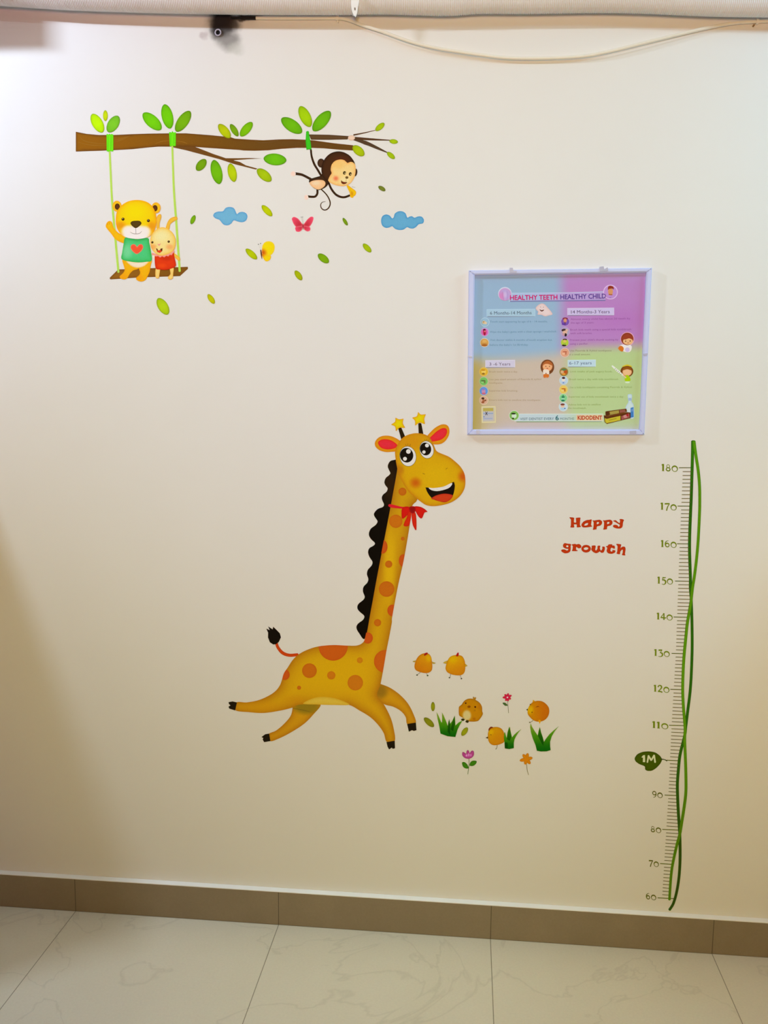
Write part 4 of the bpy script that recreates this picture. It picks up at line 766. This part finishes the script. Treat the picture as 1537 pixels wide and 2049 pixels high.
mk('minor_ticks', [tick(np.interp(v, ks[::-1], [TK[k] for k in ks[::-1]]), np.interp(np.interp(v, ks[::-1], [TK[k] for k in ks[::-1]]), *zip(*SLX))) for v in range(61, 180) if v % 10], ru, 0)
for v, y in TK.items():
    mk('tick', [pl(stroke([(np.interp(y, *zip(*LLX)), y-slope(y)*12), (vleft(y)+1, y+slope(y)*8)], [1.5], cap=False), (86, 92, 14), False)], ru, 0)
def ring_(cx, cy, rx, ry, hx, hy, hrx, hry): return ('ring', I1.e(cx, cy, rx, ry, n=22), I1.e(hx, hy, hrx, hry, n=18))
GLY = {'0': [ring_(.5, .56, .46, .44, .5, .62, .33, .30)], '1': [[(.22, .02), (.72, .0), (.70, .92), (.82, 1), (.14, 1), (.28, .92), (.28, .22), (.05, .2)]],
       '8': [ring_(.5, .30, .30, .28, .5, .28, .2, .18), ring_(.5, .72, .42, .29, .5, .70, .24, .15)], '6': [ring_(.5, .66, .42, .34, .52, .68, .24, .18), ('s', [(.14, .62), (.2, .3), (.45, .08), (.75, .04)], [.16, .12, .05])],
       '9': [ring_(.5, .34, .42, .34, .5, .34, .26, .2), ('s', [(.88, .36), (.8, .7), (.55, .95), (.25, 1)], [.12, .12, .05])], '7': [('s', [(.08, .16), (.5, .12), (.95, .08)], [.2, .2, .16]), ('s', [(.9, .12), (.6, .55), (.4, 1.1)], [.1, .14, .16])],
       '5': [('s', [(.3, .1), (.6, .1), (.9, .04)], [.2, .16, .1]), ('s', [(.34, .1), (.26, .45)], [.1]), ('s', [(.24, .5), (.5, .4), (.85, .58), (.8, .9), (.5, 1.06), (.15, 1.0)], [.1, .2, .2, .12, .06])],
       '4': [('s', [(.62, .0), (.1, .68)], [.08, .12]), ('s', [(.05, .68), (1.0, .68)], [.16]), ('s', [(.64, .02), (.64, 1.0)], [.16, .2])], '3': [('s', [(.15, .12), (.8, .06)], [.2]), ('s', [(.8, .1), (.45, .42)], [.08]), ('s', [(.4, .42), (.8, .55), (.85, .85), (.5, 1.04), (.1, 1.02)], [.12, .22, .2, .1, .05])],
       '2': [('s', [(.12, .3), (.3, .06), (.65, .06), (.78, .3), (.5, .62), (.15, .92)], [.18, .14, .18, .2, .14, .1]), ('s', [(.12, .93), (.5, .9), (.92, .98)], [.18])]}
LB = {180: (1323.3, 1358, 929, 14.4), 170: (1321.3, 1355.6, 1006.5, 14.2), 160: (1322, 1355.4, 1081.5, 14), 150: (1315, 1348, 1154.8, 14), 140: (1313.6, 1347.5, 1227, 13.6), 130: (1308.6, 1341.6, 1300, 13.6), 120: (1307.6, 1341, 1371.5, 13.8), 110: (1304.6, 1339, 1444.5, 13.6), 90: (1304.6, 1327.4, 1583.5, 12.8), 80: (1301.6, 1324.4, 1653.5, 12.6), 70: (1297.8, 1319.6, 1721.5, 12.6), 60: (1292.2, 1314.4, 1788, 12.6)}
for v, (xl, xr, y, hh) in LB.items():
    s_ = str(v); ws = {'1': .62, '0': 1.1}; tw_ = [ws.get(ch, .92) for ch in s_]; un = (xr-xl)/sum(tw_); x = xl; P_ = []
    sl = slope(y)+.06; cN = (112, 126, 16) if v > 100 else (92, 92, 26)
    for ch, cw_ in zip(s_, tw_):
        tr = lambda p, x=x, cw_=cw_: [(x+a*cw_*un*.95, y+b*hh+(x+a*cw_*un-xl)*sl-(xr-xl)*sl/2) for a, b in p]
        for g in GLY[ch]:
            if isinstance(g, tuple) and g[0] == 'ring': P_.append(pl(tr(g[1]), cN, False, [tr(g[2])]))
            elif isinstance(g, tuple): P_.append(pl(stroke(tr(g[1]), [a*hh for a in g[2]], 4, False), cN, False))
            else: P_.append(pl(tr(g), cN, False))
        x += cw_*un
    mk('number', P_, ru, 0, label='the number %d' % v)
bg = mk('metre_badge', [pl(chaikin(R3([(108, 262), (140, 215), (200, 190), (270, 184), (340, 195), (395, 235), (418, 275), (397, 322), (350, 372), (300, 402), (250, 402), (226, 386), (227, 350), (160, 326), (120, 296)]), 2), sh((66, 82, 4), (52, 66, 4), 1), False, step=2), pl(R3.st([(410, 272), (440, 276), (470, 291)], [12, 8, 12]), (58, 62, 16), False)], ru, 0, label='dark olive oval badge reading 1M')
ic = (206, 204, 146)
mk('badge_lettering', [pl(R3([(186, 252), (205, 228), (226, 226), (228, 305), (202, 304), (204, 256)]), ic, False)]+[pl(R3.st(q, [17, 19]), ic, False) for q in ([(252, 308), (266, 232)], [(264, 232), (295, 285)], [(295, 285), (328, 228)], [(328, 228), (338, 308)])], ru, 1, parent=bg, label='pale letters 1M')

INKD = 0.97
# ------------------------------------------------------------------ poster in its plastic frame
P1, P2, P3, P4 = Zm(920, 520, 7.319), Zm(1110, 520, 7.319), Zm(920, 700, 7.319), Zm(1110, 700, 7.319)
po = thing('dental_poster', 'pastel children tooth care poster in lilac plastic frame above right of the giraffe', 'poster', (1110, 870))
OC = [(938.4, 542.5), (1302.8, 537.5), (1287.5, 870), (935.6, 869.8)]
IC = [(950, 552), (1291.8, 546.8), (1277.8, 859), (946, 859)]
fr_mat = plain('lilac_frame_plastic', (194, 194, 224), .5, .2, y=700, var=.03, scale=30)
def bar(i):
    j = (i+1) % 4; o = [OC[i], OC[j], IC[j], IC[i]]
    A0 = PX(o, .0005); m1 = PX(o, .0125); m1[:, 0] = A0[:, 0]; m1[:, 2] = A0[:, 2]
    cc = A0.mean(0); top = m1.copy(); top[:, 1] = -.016
    e = (A0[2]+A0[3]-A0[0]-A0[1])/2; e = e/np.linalg.norm(e)*.0022
    top[:2] += e; top[2:] -= e*1.6
    V = np.vstack([A0, m1, top]); Fc = [(3, 2, 1, 0)]+[(4*k+a, 4*k+(a+1) % 4, 4*k+4+(a+1) % 4, 4*k+4+a) for k in (0, 1) for a in range(4)]+[(8, 9, 10, 11)]
    o_ = solid('frame_bar', V, Fc, fr_mat, po)
for i in range(4): bar(i)
clipm = plain('frame_clip_metal', (168, 164, 184), .4, .5, y=700)
for q in ([(1020, 536), (1026, 536), (1028, 542.5), (1034, 542), (1034, 546), (1020, 546)], [(1200, 534), (1208, 533), (1209, 539), (1216, 535), (1217, 542), (1200, 543)], [(936.5, 711), (945, 712.5), (945, 715.5), (936.5, 714.5)], [(1287, 708), (1296, 706.5), (1296, 710), (1287, 711.5)], [(953, 861), (960, 861), (960, 868.5), (953, 868.5)], [(1260, 862.5), (1273, 861.5), (1273, 868), (1260, 869)]):
    solid('frame_clip', *prism(q, .0155, .0178), clipm, po)
def sheetcol(x, y, d):
    tl, tr, bl, br_ = (np.array(c, float) for c in ((150, 177, 202), (186, 130, 190), (202, 182, 164), (184, 202, 140)))
    v = sm((y-np.interp(x, [950, 1110, 1160, 1290], [722, 708, 694, 690])+16)/34)[:, None]; u = sm((x-1124+18)/36)[:, None]
    t = sm((x-1132+16)/40)[:, None]
    c = (tl*(1-u)+tr*u)*(1-v)+(bl*(1-t)+br_*t)*v
    k = (np.exp(-(x-950)/26)*sm((y-700)/40))[:, None]; c = c*(1-k)+np.array((186, 164, 88.))*k
    k = (np.exp(-(858-y)/9)*.6*sm((x-960)/60))[:, None]; c = c*(1-k)+np.array((190, 182, 190.))*k
    k = (np.exp(-(y-549)/7)*.55)[:, None]; c = c*(1-k)+np.array((184, 180, 216.))*k
    k = (.55*np.exp(-((x-1240)/70)**2-((y-640)/30)**2))[:, None]; c = c*(1-k)+np.array((184, 110, 186.))*k
    return c
PD = 0.004
def pm(name, polys, lay=0, **kw): return mk(name, polys, po, lay, PD, PAPER, **kw)
E_ = [(948, 550), (1294, 544.5), (1280, 861), (944, 861)]
sheet = pm('poster_sheet', [pl(E_, sheetcol, False, step=4)], label='four coloured printed sheet: blue, purple, tan and green quarters')
# title
bn = pm('title_banner', [pl(P1([(720, 485), (1537, 478)])+P2([(740, 462), (745, 598)])+P1([(1537, 602), (720, 612)]), (196, 208, 232), False), pl(P1([(735, 598), (1537, 590)])+P2([(745, 584), (745, 600)])+P1([(1537, 606), (735, 614)]), (118, 112, 166), False, lay=1),
    pl(P1([(722, 492), (1537, 486)])+P2([(740, 470), (745, 586)])+P1([(1537, 593), (722, 602)]), sh((170, 188, 220), grad=((1090, 590), (1135, 590), (186, 156, 210))), False, lay=2, step=3)], 1)
pm('title_badge', [pl(P1.e(662, 497, 100), (206, 208, 234)), pl(P1.e(664, 506, 92), sh((186, 162, 212), (208, 150, 200), 2, [P1.b(610, 530, 70, 90, (216, 130, 188), .8), P1.b(665, 510, 36, 70, (214, 190, 226), .7)]), lay=1), pl(P1.st([(628, 470), (625, 520), (645, 590)], [5]), (196, 120, 180), False, lay=2), pl(P1.st([(690, 460), (705, 520), (690, 590)], [5]), (170, 130, 190), False, lay=2)], 4)
bd_ = pm('title_badge', [pl(P2.e(818, 472, 108), (222, 184, 226)), pl(P2.e(818, 474, 94), (190, 140, 204), lay=1)], 4)
pm('child_figure', [pl(P2.e(818, 462, 36, 48), (216, 148, 96)), pl(P2([(780, 440), (785, 390), (820, 378), (862, 395), (864, 435), (845, 420), (800, 425)]), (146, 50, 30), lay=1), pl(P2.e(818, 500, 30, 18), (214, 146, 98)), pl(P2.st([(795, 505), (845, 512)], [12]), (168, 86, 50), False, lay=1), pl(P2.st([(800, 552), (818, 550), (830, 546)], [5]), (120, 80, 150), False)], 6, parent=bd_)
pm('title_lettering', [tx('HEALTHY TEETH', P1.p(738, 588), P1.p(1432, 580), 9.4, (206, 18, 112), .022)], 7, label='magenta words HEALTHY TEETH')
pm('title_lettering', [tx('HEALTHY CHILD', P2.p(84, 578), P2.p(752, 562), 9.4, (92, 62, 146), .018)], 7, label='violet words HEALTHY CHILD')
# age headings
for z, x0, x1, y0, y1, fc, s_, xa, ya, xb, yb, h_, ct in ((P1, 395, 1108, 722, 828, (168, 196, 214), '6 Months-14 Months', 445, 802, 1052, 796, 6.4, (80, 92, 118)), (P2, 185, 872, 706, 810, (206, 188, 226), '14 Months-3 Years', 240, 786, 806, 780, 6.4, (88, 70, 112)), (P3, 375, 812, 152, 256, (208, 198, 216), '3 -6 Years', 436, 230, 742, 228, 6.0, (110, 96, 122)), (P4, 190, 604, 148, 246, (192, 212, 224), '6-17 years', 214, 216, 542, 212, 6.0, (92, 108, 140))):
    h0 = pm('heading_plate', [pl(z([(x0, y0), (x1, y0-6), (x1, y1), (x0, y1)]), np.minimum(np.array(fc)+10, 255), False), pl(z([(x0+12, y1-6), (x1-10, y1-12), (x1-10, y1+4), (x0+12, y1+8)]), (112, 112, 138), False, lay=-.4), pl(z([(x0+6, y0+8), (x1-8, y0+2), (x1-8, y1-6), (x0+6, y1-2)]), fc, False, lay=1)], 1.5)
    pm('heading_lettering', [tx(s_, z.p(xa, ya), z.p(xb, yb), h_, ct, 0)], 4, parent=h0, label='the words '+s_)
# text lines
TXT = [(P1, (96, 134, 164), [('Tooth start appearing by age of 6 - 14 months.', 445, 918, 1288, 914), ("Wipe the baby's gums with a clean sponge / washcloth", 440, 1068, 1415, 1060), ('Visit doctor within 6 months of tooth eruption but', 445, 1186, 1352, 1184), ("before the baby's 1st Birthday.", 440, 1258, 1008, 1255)]),
       (P2, (146, 78, 156), [('Almost every child has about 20 teeth by', 235, 882, 1108, 870), ('the age of 3 years.', 235, 934, 576, 930), ('Brush kids teeth using a special kids toothbrush', 230, 1036, 1122, 1028), ('with soft bristles.', 230, 1088, 552, 1085), ("Prevent your child's thumb sucking by", 225, 1186, 932, 1180), ('using a pacifier.', 225, 1242, 494, 1240), ('Use Fluoride & Xylitol toothpaste', 220, 1342, 834, 1340), ('in a small amount.', 215, 1398, 526, 1395)]),
       (P3, (168, 144, 112), [('Brush teeth twice a day.', 430, 332, 852, 332), ('Use pea sized amount of fluoride & xylitol', 430, 446, 1196, 441), ('toothpaste.', 430, 496, 632, 497), ('Supervise kids brushing.', 430, 611, 852, 611), ('Ensure kids not to swallow the toothpaste.', 430, 746, 1188, 748)]),
       (P4, (138, 162, 86), [('Limit intake of junk sugary foods.', 225, 330, 848, 330), ('Brush twice a day with kids toothbrush', 215, 444, 932, 442), ('Use a kids toothpaste containing Fluoride & Xylitol', 210, 562, 1128, 558), ('Supervise use of kids mouthwash twice a day.', 205, 699, 1014, 699), ('Advise kids not to swallow', 200, 815, 678, 812), ('the mouthwash.', 195, 866, 466, 866)])]
for z, c_, ls in TXT:
    for s_, xa, ya, xb, yb in ls: pm('text_line', [tx(s_, z.p(xa, ya), z.p(xb, yb), 3.6, c_ if ya < 1300 else (140, 138, 104), 0)], 1)
# round icons
def icon(z, cx, cy, r, rim, fill, bits, lay=1):
    i_ = pm('round_icon', [pl(z.e(cx, cy, r+8), rim), pl(z.e(cx, cy, r), sh(fill, np.array(fill)*.93, .8), lay=1)]+[pl(z.e(*b[:5]) if len(b) == 6 else z.e(b[0], b[1], b[2], b[3]), b[-1], lay=2+.2*k) for k, b in enumerate(bits)], lay)
icon(P1, 370, 912, 58, (186, 210, 226), (152, 186, 208), [(355, 915, 26, 24, (212, 184, 140)), (380, 925, 20, 18, (220, 196, 160)), (350, 908, 10, 6, (160, 110, 60))])
icon(P1, 366, 1058, 54, (204, 172, 214), (216, 112, 190), [(365, 1060, 26, 46, (206, 40, 84)), (362, 1025, 20, 14, (80, 30, 34)), (365, 1075, 9, 32, (140, 20, 60)), (370, 1045, 10, 14, (232, 120, 140))])
icon(P1, 363, 1212, 58, (228, 206, 180), (216, 158, 78), [(363, 1250, 46, 14, (170, 96, 30)), (363, 1228, 44, 5, (180, 120, 50)), (363, 1190, 34, 20, (224, 170, 92))])
icon(P2, 155, 905, 58, (190, 150, 210), (124, 82, 172), [(155, 860, 40, 18, (140, 50, 80)), (154, 890, 24, 30, (216, 146, 114)), (152, 930, 8, 26, (110, 40, 70)), (130, 940, 26, 16, (100, 62, 160))])
icon(P2, 155, 1052, 58, (196, 160, 208), (176, 162, 190), [(140, 1030, 40, 20, (60, 40, 40)), (150, 1062, 34, 26, (226, 176, 150)), (160, 1098, 18, 24, (40, 26, 40)), (178, 1030, 20, 18, (220, 176, 160)), (130, 1090, 18, 20, (200, 150, 160))])
icon(P2, 148, 1210, 56, (190, 160, 200), (186, 204, 62), [(150, 1166, 32, 13, (90, 50, 60)), (148, 1190, 22, 20, (220, 190, 100)), (138, 1252, 32, 14, (50, 44, 36)), (148, 1230, 22, 14, (160, 190, 60))])
icon(P2, 150, 1358, 60, (232, 196, 180), (228, 162, 128), [(150, 1345, 34, 10, (200, 110, 80)), (165, 1368, 8, 26, (186, 100, 70)), (130, 1375, 20, 12, (236, 184, 150))])
icon(P3, 352, 322, 58, (228, 190, 100), (228, 178, 52), [(350, 320, 32, 28, (236, 196, 90)), (345, 296, 30, 12, (200, 140, 30)), (347, 350, 22, 14, (150, 110, 30))])
icon(P3, 352, 460, 56, (170, 206, 140), (118, 190, 92), [(345, 452, 34, 12, (90, 120, 60)), (368, 470, 10, 24, (110, 110, 60)), (330, 475, 16, 12, (150, 200, 120))])
icon(P3, 352, 603, 56, (150, 178, 216), (92, 150, 214), [(350, 606, 28, 32, (196, 140, 170)), (345, 580, 26, 14, (150, 120, 190)), (352, 640, 30, 14, (200, 100, 120))])
icon(P3, 352, 738, 58, (226, 196, 166), (216, 170, 138), [(340, 712, 22, 16, (66, 38, 20)), (352, 745, 22, 18, (170, 100, 66)), (340, 768, 22, 14, (150, 80, 44)), (378, 740, 12, 12, (120, 70, 40))])
icon(P4, 135, 322, 58, (150, 160, 90), (172, 108, 46), [(135, 290, 36, 16, (90, 130, 80)), (110, 325, 24, 24, (216, 170, 120)), (160, 325, 20, 26, (190, 80, 30)), (135, 355, 24, 16, (226, 150, 50))])
icon(P4, 132, 448, 56, (204, 220, 230), (192, 208, 230), [(130, 440, 24, 26, (232, 214, 200)), (130, 412, 24, 16, (70, 40, 46)), (130, 480, 26, 16, (170, 190, 226)), (128, 483, 8, 7, (80, 100, 170))])
icon(P4, 130, 580, 56, (228, 208, 130), (236, 196, 92), [(130, 570, 34, 9, (196, 110, 36)), (150, 590, 10, 24, (190, 106, 40)), (115, 598, 18, 12, (240, 206, 120))])
icon(P4, 126, 705, 54, (180, 220, 170), (136, 206, 136), [(124, 690, 26, 14, (50, 130, 90)), (124, 672, 10, 12, (60, 140, 90)), (122, 742, 26, 13, (30, 120, 90)), (124, 718, 22, 8, (160, 216, 190))])
icon(P4, 126, 835, 58, (206, 220, 230), (200, 216, 234), [(116, 822, 28, 26, (230, 190, 160)), (116, 800, 32, 15, (124, 62, 46)), (118, 862, 36, 16, (170, 200, 226)), (150, 858, 9, 9, (30, 84, 170))])
# cartoons on the sheet
pm('tooth_cartoon', [pl(P1([(1112, 712), (1140, 670), (1190, 640), (1240, 648), (1290, 700), (1345, 765), (1358, 800), (1300, 815), (1250, 828), (1200, 805), (1140, 800), (1150, 760)]), sh((230, 206, 204), (222, 184, 178), 2)), pl(P1([(1168, 722), (1200, 738), (1236, 728), (1222, 750), (1190, 754)]), (96, 46, 40), lay=1), pl(P1.e(1185, 690, 5), (120, 70, 60), lay=1), pl(P1.e(1226, 692, 5), (120, 70, 60), lay=1)], 2, label='smiling white tooth')
pm('child_figure', [pl(P3.e(1284, 252, 100, 110), (120, 66, 32)), pl(P3.e(1286, 240, 72, 76), sh((238, 172, 122), (226, 150, 96), 1.5), lay=1), pl(P3([(1214, 235), (1240, 180), (1300, 160), (1356, 200), (1356, 230), (1290, 205), (1240, 212)]), (180, 96, 44), lay=2), pl(P3.e(1262, 242, 7), (90, 44, 20), lay=3), pl(P3.e(1316, 242, 7), (90, 44, 20), lay=3), pl(P3.e(1284, 272, 14, 6), (190, 80, 60), lay=3),
    pl(P3([(1222, 296), (1260, 286), (1306, 300), (1304, 365), (1232, 365)]), (238, 216, 196), lay=2), pl(P3([(1230, 358), (1304, 358), (1304, 400), (1272, 408), (1266, 388), (1258, 410), (1228, 402)]), (214, 112, 40), lay=3), pl(P3.e(1264, 345, 8), (120, 60, 40), lay=3)], 1.5, label='brown haired girl in orange shorts')
pm('child_figure', [pl(P2.e(1066, 1158, 100, 102), (236, 170, 190)), pl(P2.e(1064, 1158, 92, 92), (142, 58, 34), lay=1), pl(P2.e(1074, 1192, 72, 50), (236, 180, 126), lay=2), pl(P2([(985, 1160), (1010, 1110), (1080, 1085), (1140, 1130), (1148, 1170), (1090, 1148), (1040, 1165)]), (156, 62, 36), lay=3), pl(P2.e(1040, 1190, 9), (110, 60, 30), lay=3), pl(P2.e(1106, 1188, 9), (110, 60, 30), lay=3), pl(P2.e(1076, 1216, 14, 5), (190, 90, 60), lay=3),
    pl(P2([(960, 1250), (1080, 1238), (1130, 1270), (1110, 1340), (1050, 1352), (980, 1320)]), (238, 226, 224), lay=.5), pl(P2.e(1065, 1315, 34, 32), (206, 186, 220), lay=1), pl(P2([(928, 1295), (970, 1255), (1012, 1290), (1000, 1340), (965, 1335)]), (216, 116, 34), lay=1)], 1.5, label='brown haired child with an orange bag')
pm('child_figure', [pl(P4.e(1058, 315, 94, 84), (118, 62, 20)), pl(P4.e(1062, 325, 68, 58), sh((242, 186, 136), (230, 160, 100), 1.2), lay=1), pl(P4([(996, 300), (1010, 262), (1066, 244), (1118, 264), (1126, 300), (1062, 284)]), (150, 84, 20), lay=2), pl(P4.st([(995, 245), (1065, 225), (1130, 245)], [14, 22, 14]), (216, 190, 40), False, lay=2), pl(P4([(1040, 375), (1085, 378), (1112, 450), (1030, 455)]), (172, 202, 10), lay=1), pl(P4.e(1066, 475, 36, 14), (214, 226, 190)),
    pl(P4.st([(842, 235), (920, 305), (1010, 378)], [22, 34, 20]), (232, 234, 212), False, lay=2), pl(P4.st([(1000, 365), (1045, 410)], [16]), (236, 196, 150), False, lay=3)]+[pl(P4.st([(880+22*k, 285+19*k), (892+22*k, 274+19*k)], [8]), (130, 140, 110), False, lay=3) for k in range(5)], 1.5, label='girl in green carrying a big toothbrush')
pm('toothpaste_picture', [pl(P4([(1040, 905), (1043, 830), (1080, 765), (1074, 720), (1070, 660), (1100, 648), (1132, 658), (1132, 715), (1126, 760), (1158, 810), (1163, 990), (1100, 1000)]), sh((204, 220, 232), (176, 200, 222), 1.2)), pl(P4([(1078, 745), (1126, 745), (1124, 705), (1080, 705)]), (160, 180, 206), False, lay=1), pl(P4([(1112, 850), (1155, 838), (1158, 985), (1112, 995)]), (66, 126, 188), False, lay=1), pl(P4([(1120, 870), (1150, 862), (1150, 900), (1120, 908)]), (110, 150, 200), False, lay=2),
    pl(P4([(742, 905), (765, 898), (1050, 860), (1062, 905), (810, 955), (750, 970)]), (104, 56, 18), False, lay=2), pl(P4([(805, 905), (940, 886), (944, 930), (812, 950)]), (168, 146, 64), False, lay=3), pl(P4([(950, 882), (1030, 870), (1036, 910), (955, 925)]), (150, 84, 66), False, lay=3), pl(P4.e(770, 935, 26, 36), (86, 42, 14), lay=3),
    pl(P4([(720, 960), (760, 1000), (1112, 918), (1060, 912), (980, 918), (800, 960)]), (110, 60, 20), False, lay=3), pl(P4([(720, 960), (765, 985), (1112, 918), (1112, 1000), (765, 1085), (732, 1058)]), (92, 44, 14), False, lay=4), pl(P4([(735, 1000), (762, 1012), (964, 966), (964, 1030), (762, 1075), (740, 1052)]), (198, 180, 44), False, lay=5), pl(P4([(975, 972), (1092, 930), (1098, 992), (980, 1026)]), (160, 84, 76), False, lay=5), pl(P4.e(1036, 976, 30, 24), (200, 130, 120), lay=6), pl(P4.e(1066, 956, 16, 20), (170, 30, 40), lay=6), pl(P4.st([(795, 1030), (905, 1006)], [9]), (150, 126, 30), False, lay=6)], 1.5, label='toothpaste tube, box and blue mouthwash bottle')
# bottom line
bb_ = pm('bottom_banner', [pl(P3([(830, 936)])+P4([(712, 936), (712, 1046)])+P3([(800, 1046)]), (216, 226, 214), False), pl(P3([(830, 1040)])+P4([(690, 1036), (690, 1056)])+P3([(830, 1062)]), (140, 156, 120), False, lay=-.4), pl(P3([(830, 944)])+P4([(706, 944), (706, 1038)])+P3([(805, 1038)]), sh((192, 206, 206), grad=((1110, 830), (1180, 830), (190, 208, 162))), False, lay=1, step=3)], 2)
pm('banner_lettering', [tx('VISIT DENTIST EVERY', P3.p(884, 1030), P3.p(1380, 1026), 4.9, (98, 124, 134), .006)], 5, parent=bb_)
pm('banner_lettering', [tx('6', P3.p(1402, 1032), P3.p(1452, 1031), 9.6, (52, 104, 108), .02)], 5, parent=bb_, label='large teal 6')
pm('banner_lettering', [tx('MONTHS', P4.p(80, 1028), P4.p(286, 1026), 4.9, (98, 130, 126), 0)], 5, parent=bb_)
kp = [pl(P4([(318, 950), (705, 950), (705, 1036), (318, 1036)]), (226, 196, 150), False, lay=-.5), tx('KIDODENT', P4.p(337, 1022), P4.p(694, 1021), 7.6, (184, 58, 34), .034)]
pm('banner_lettering', kp, 5, parent=bb_, label='red word KIDODENT')
icon(P3, 797, 962, 66, (208, 220, 190), (128, 182, 82), [(797, 968, 36, 34, (206, 222, 190)), (786, 935, 34, 12, (38, 46, 24)), (782, 1005, 14, 12, (40, 46, 24))], 4.5)
pm('corner_box', [pl(P3([(318, 828), (525, 824), (530, 1066), (322, 1070)]), (220, 206, 152), False), pl(P3([(334, 844), (512, 840), (516, 1050), (338, 1054)]), (200, 186, 160), False, lay=1), pl(P3([(342, 852), (492, 850), (492, 896), (342, 900)]), (186, 166, 78), False, lay=2), pl(P3([(340, 906), (492, 904), (492, 1032), (342, 1036)]), (186, 182, 182), False, lay=2), tx('X', P3.p(370, 955), P3.p(412, 955), 6.4, (36, 28, 26), .02, 4)]+[pl(P3([(345, y), (x1, y-1), (x1, y+12), (345, y+13)]), c_, False, lay=3) for y, x1, c_ in ((925, 490, (140, 160, 186)), (975, 366, (110, 140, 180)), (1000, 480, (156, 164, 186)))], 1.5)
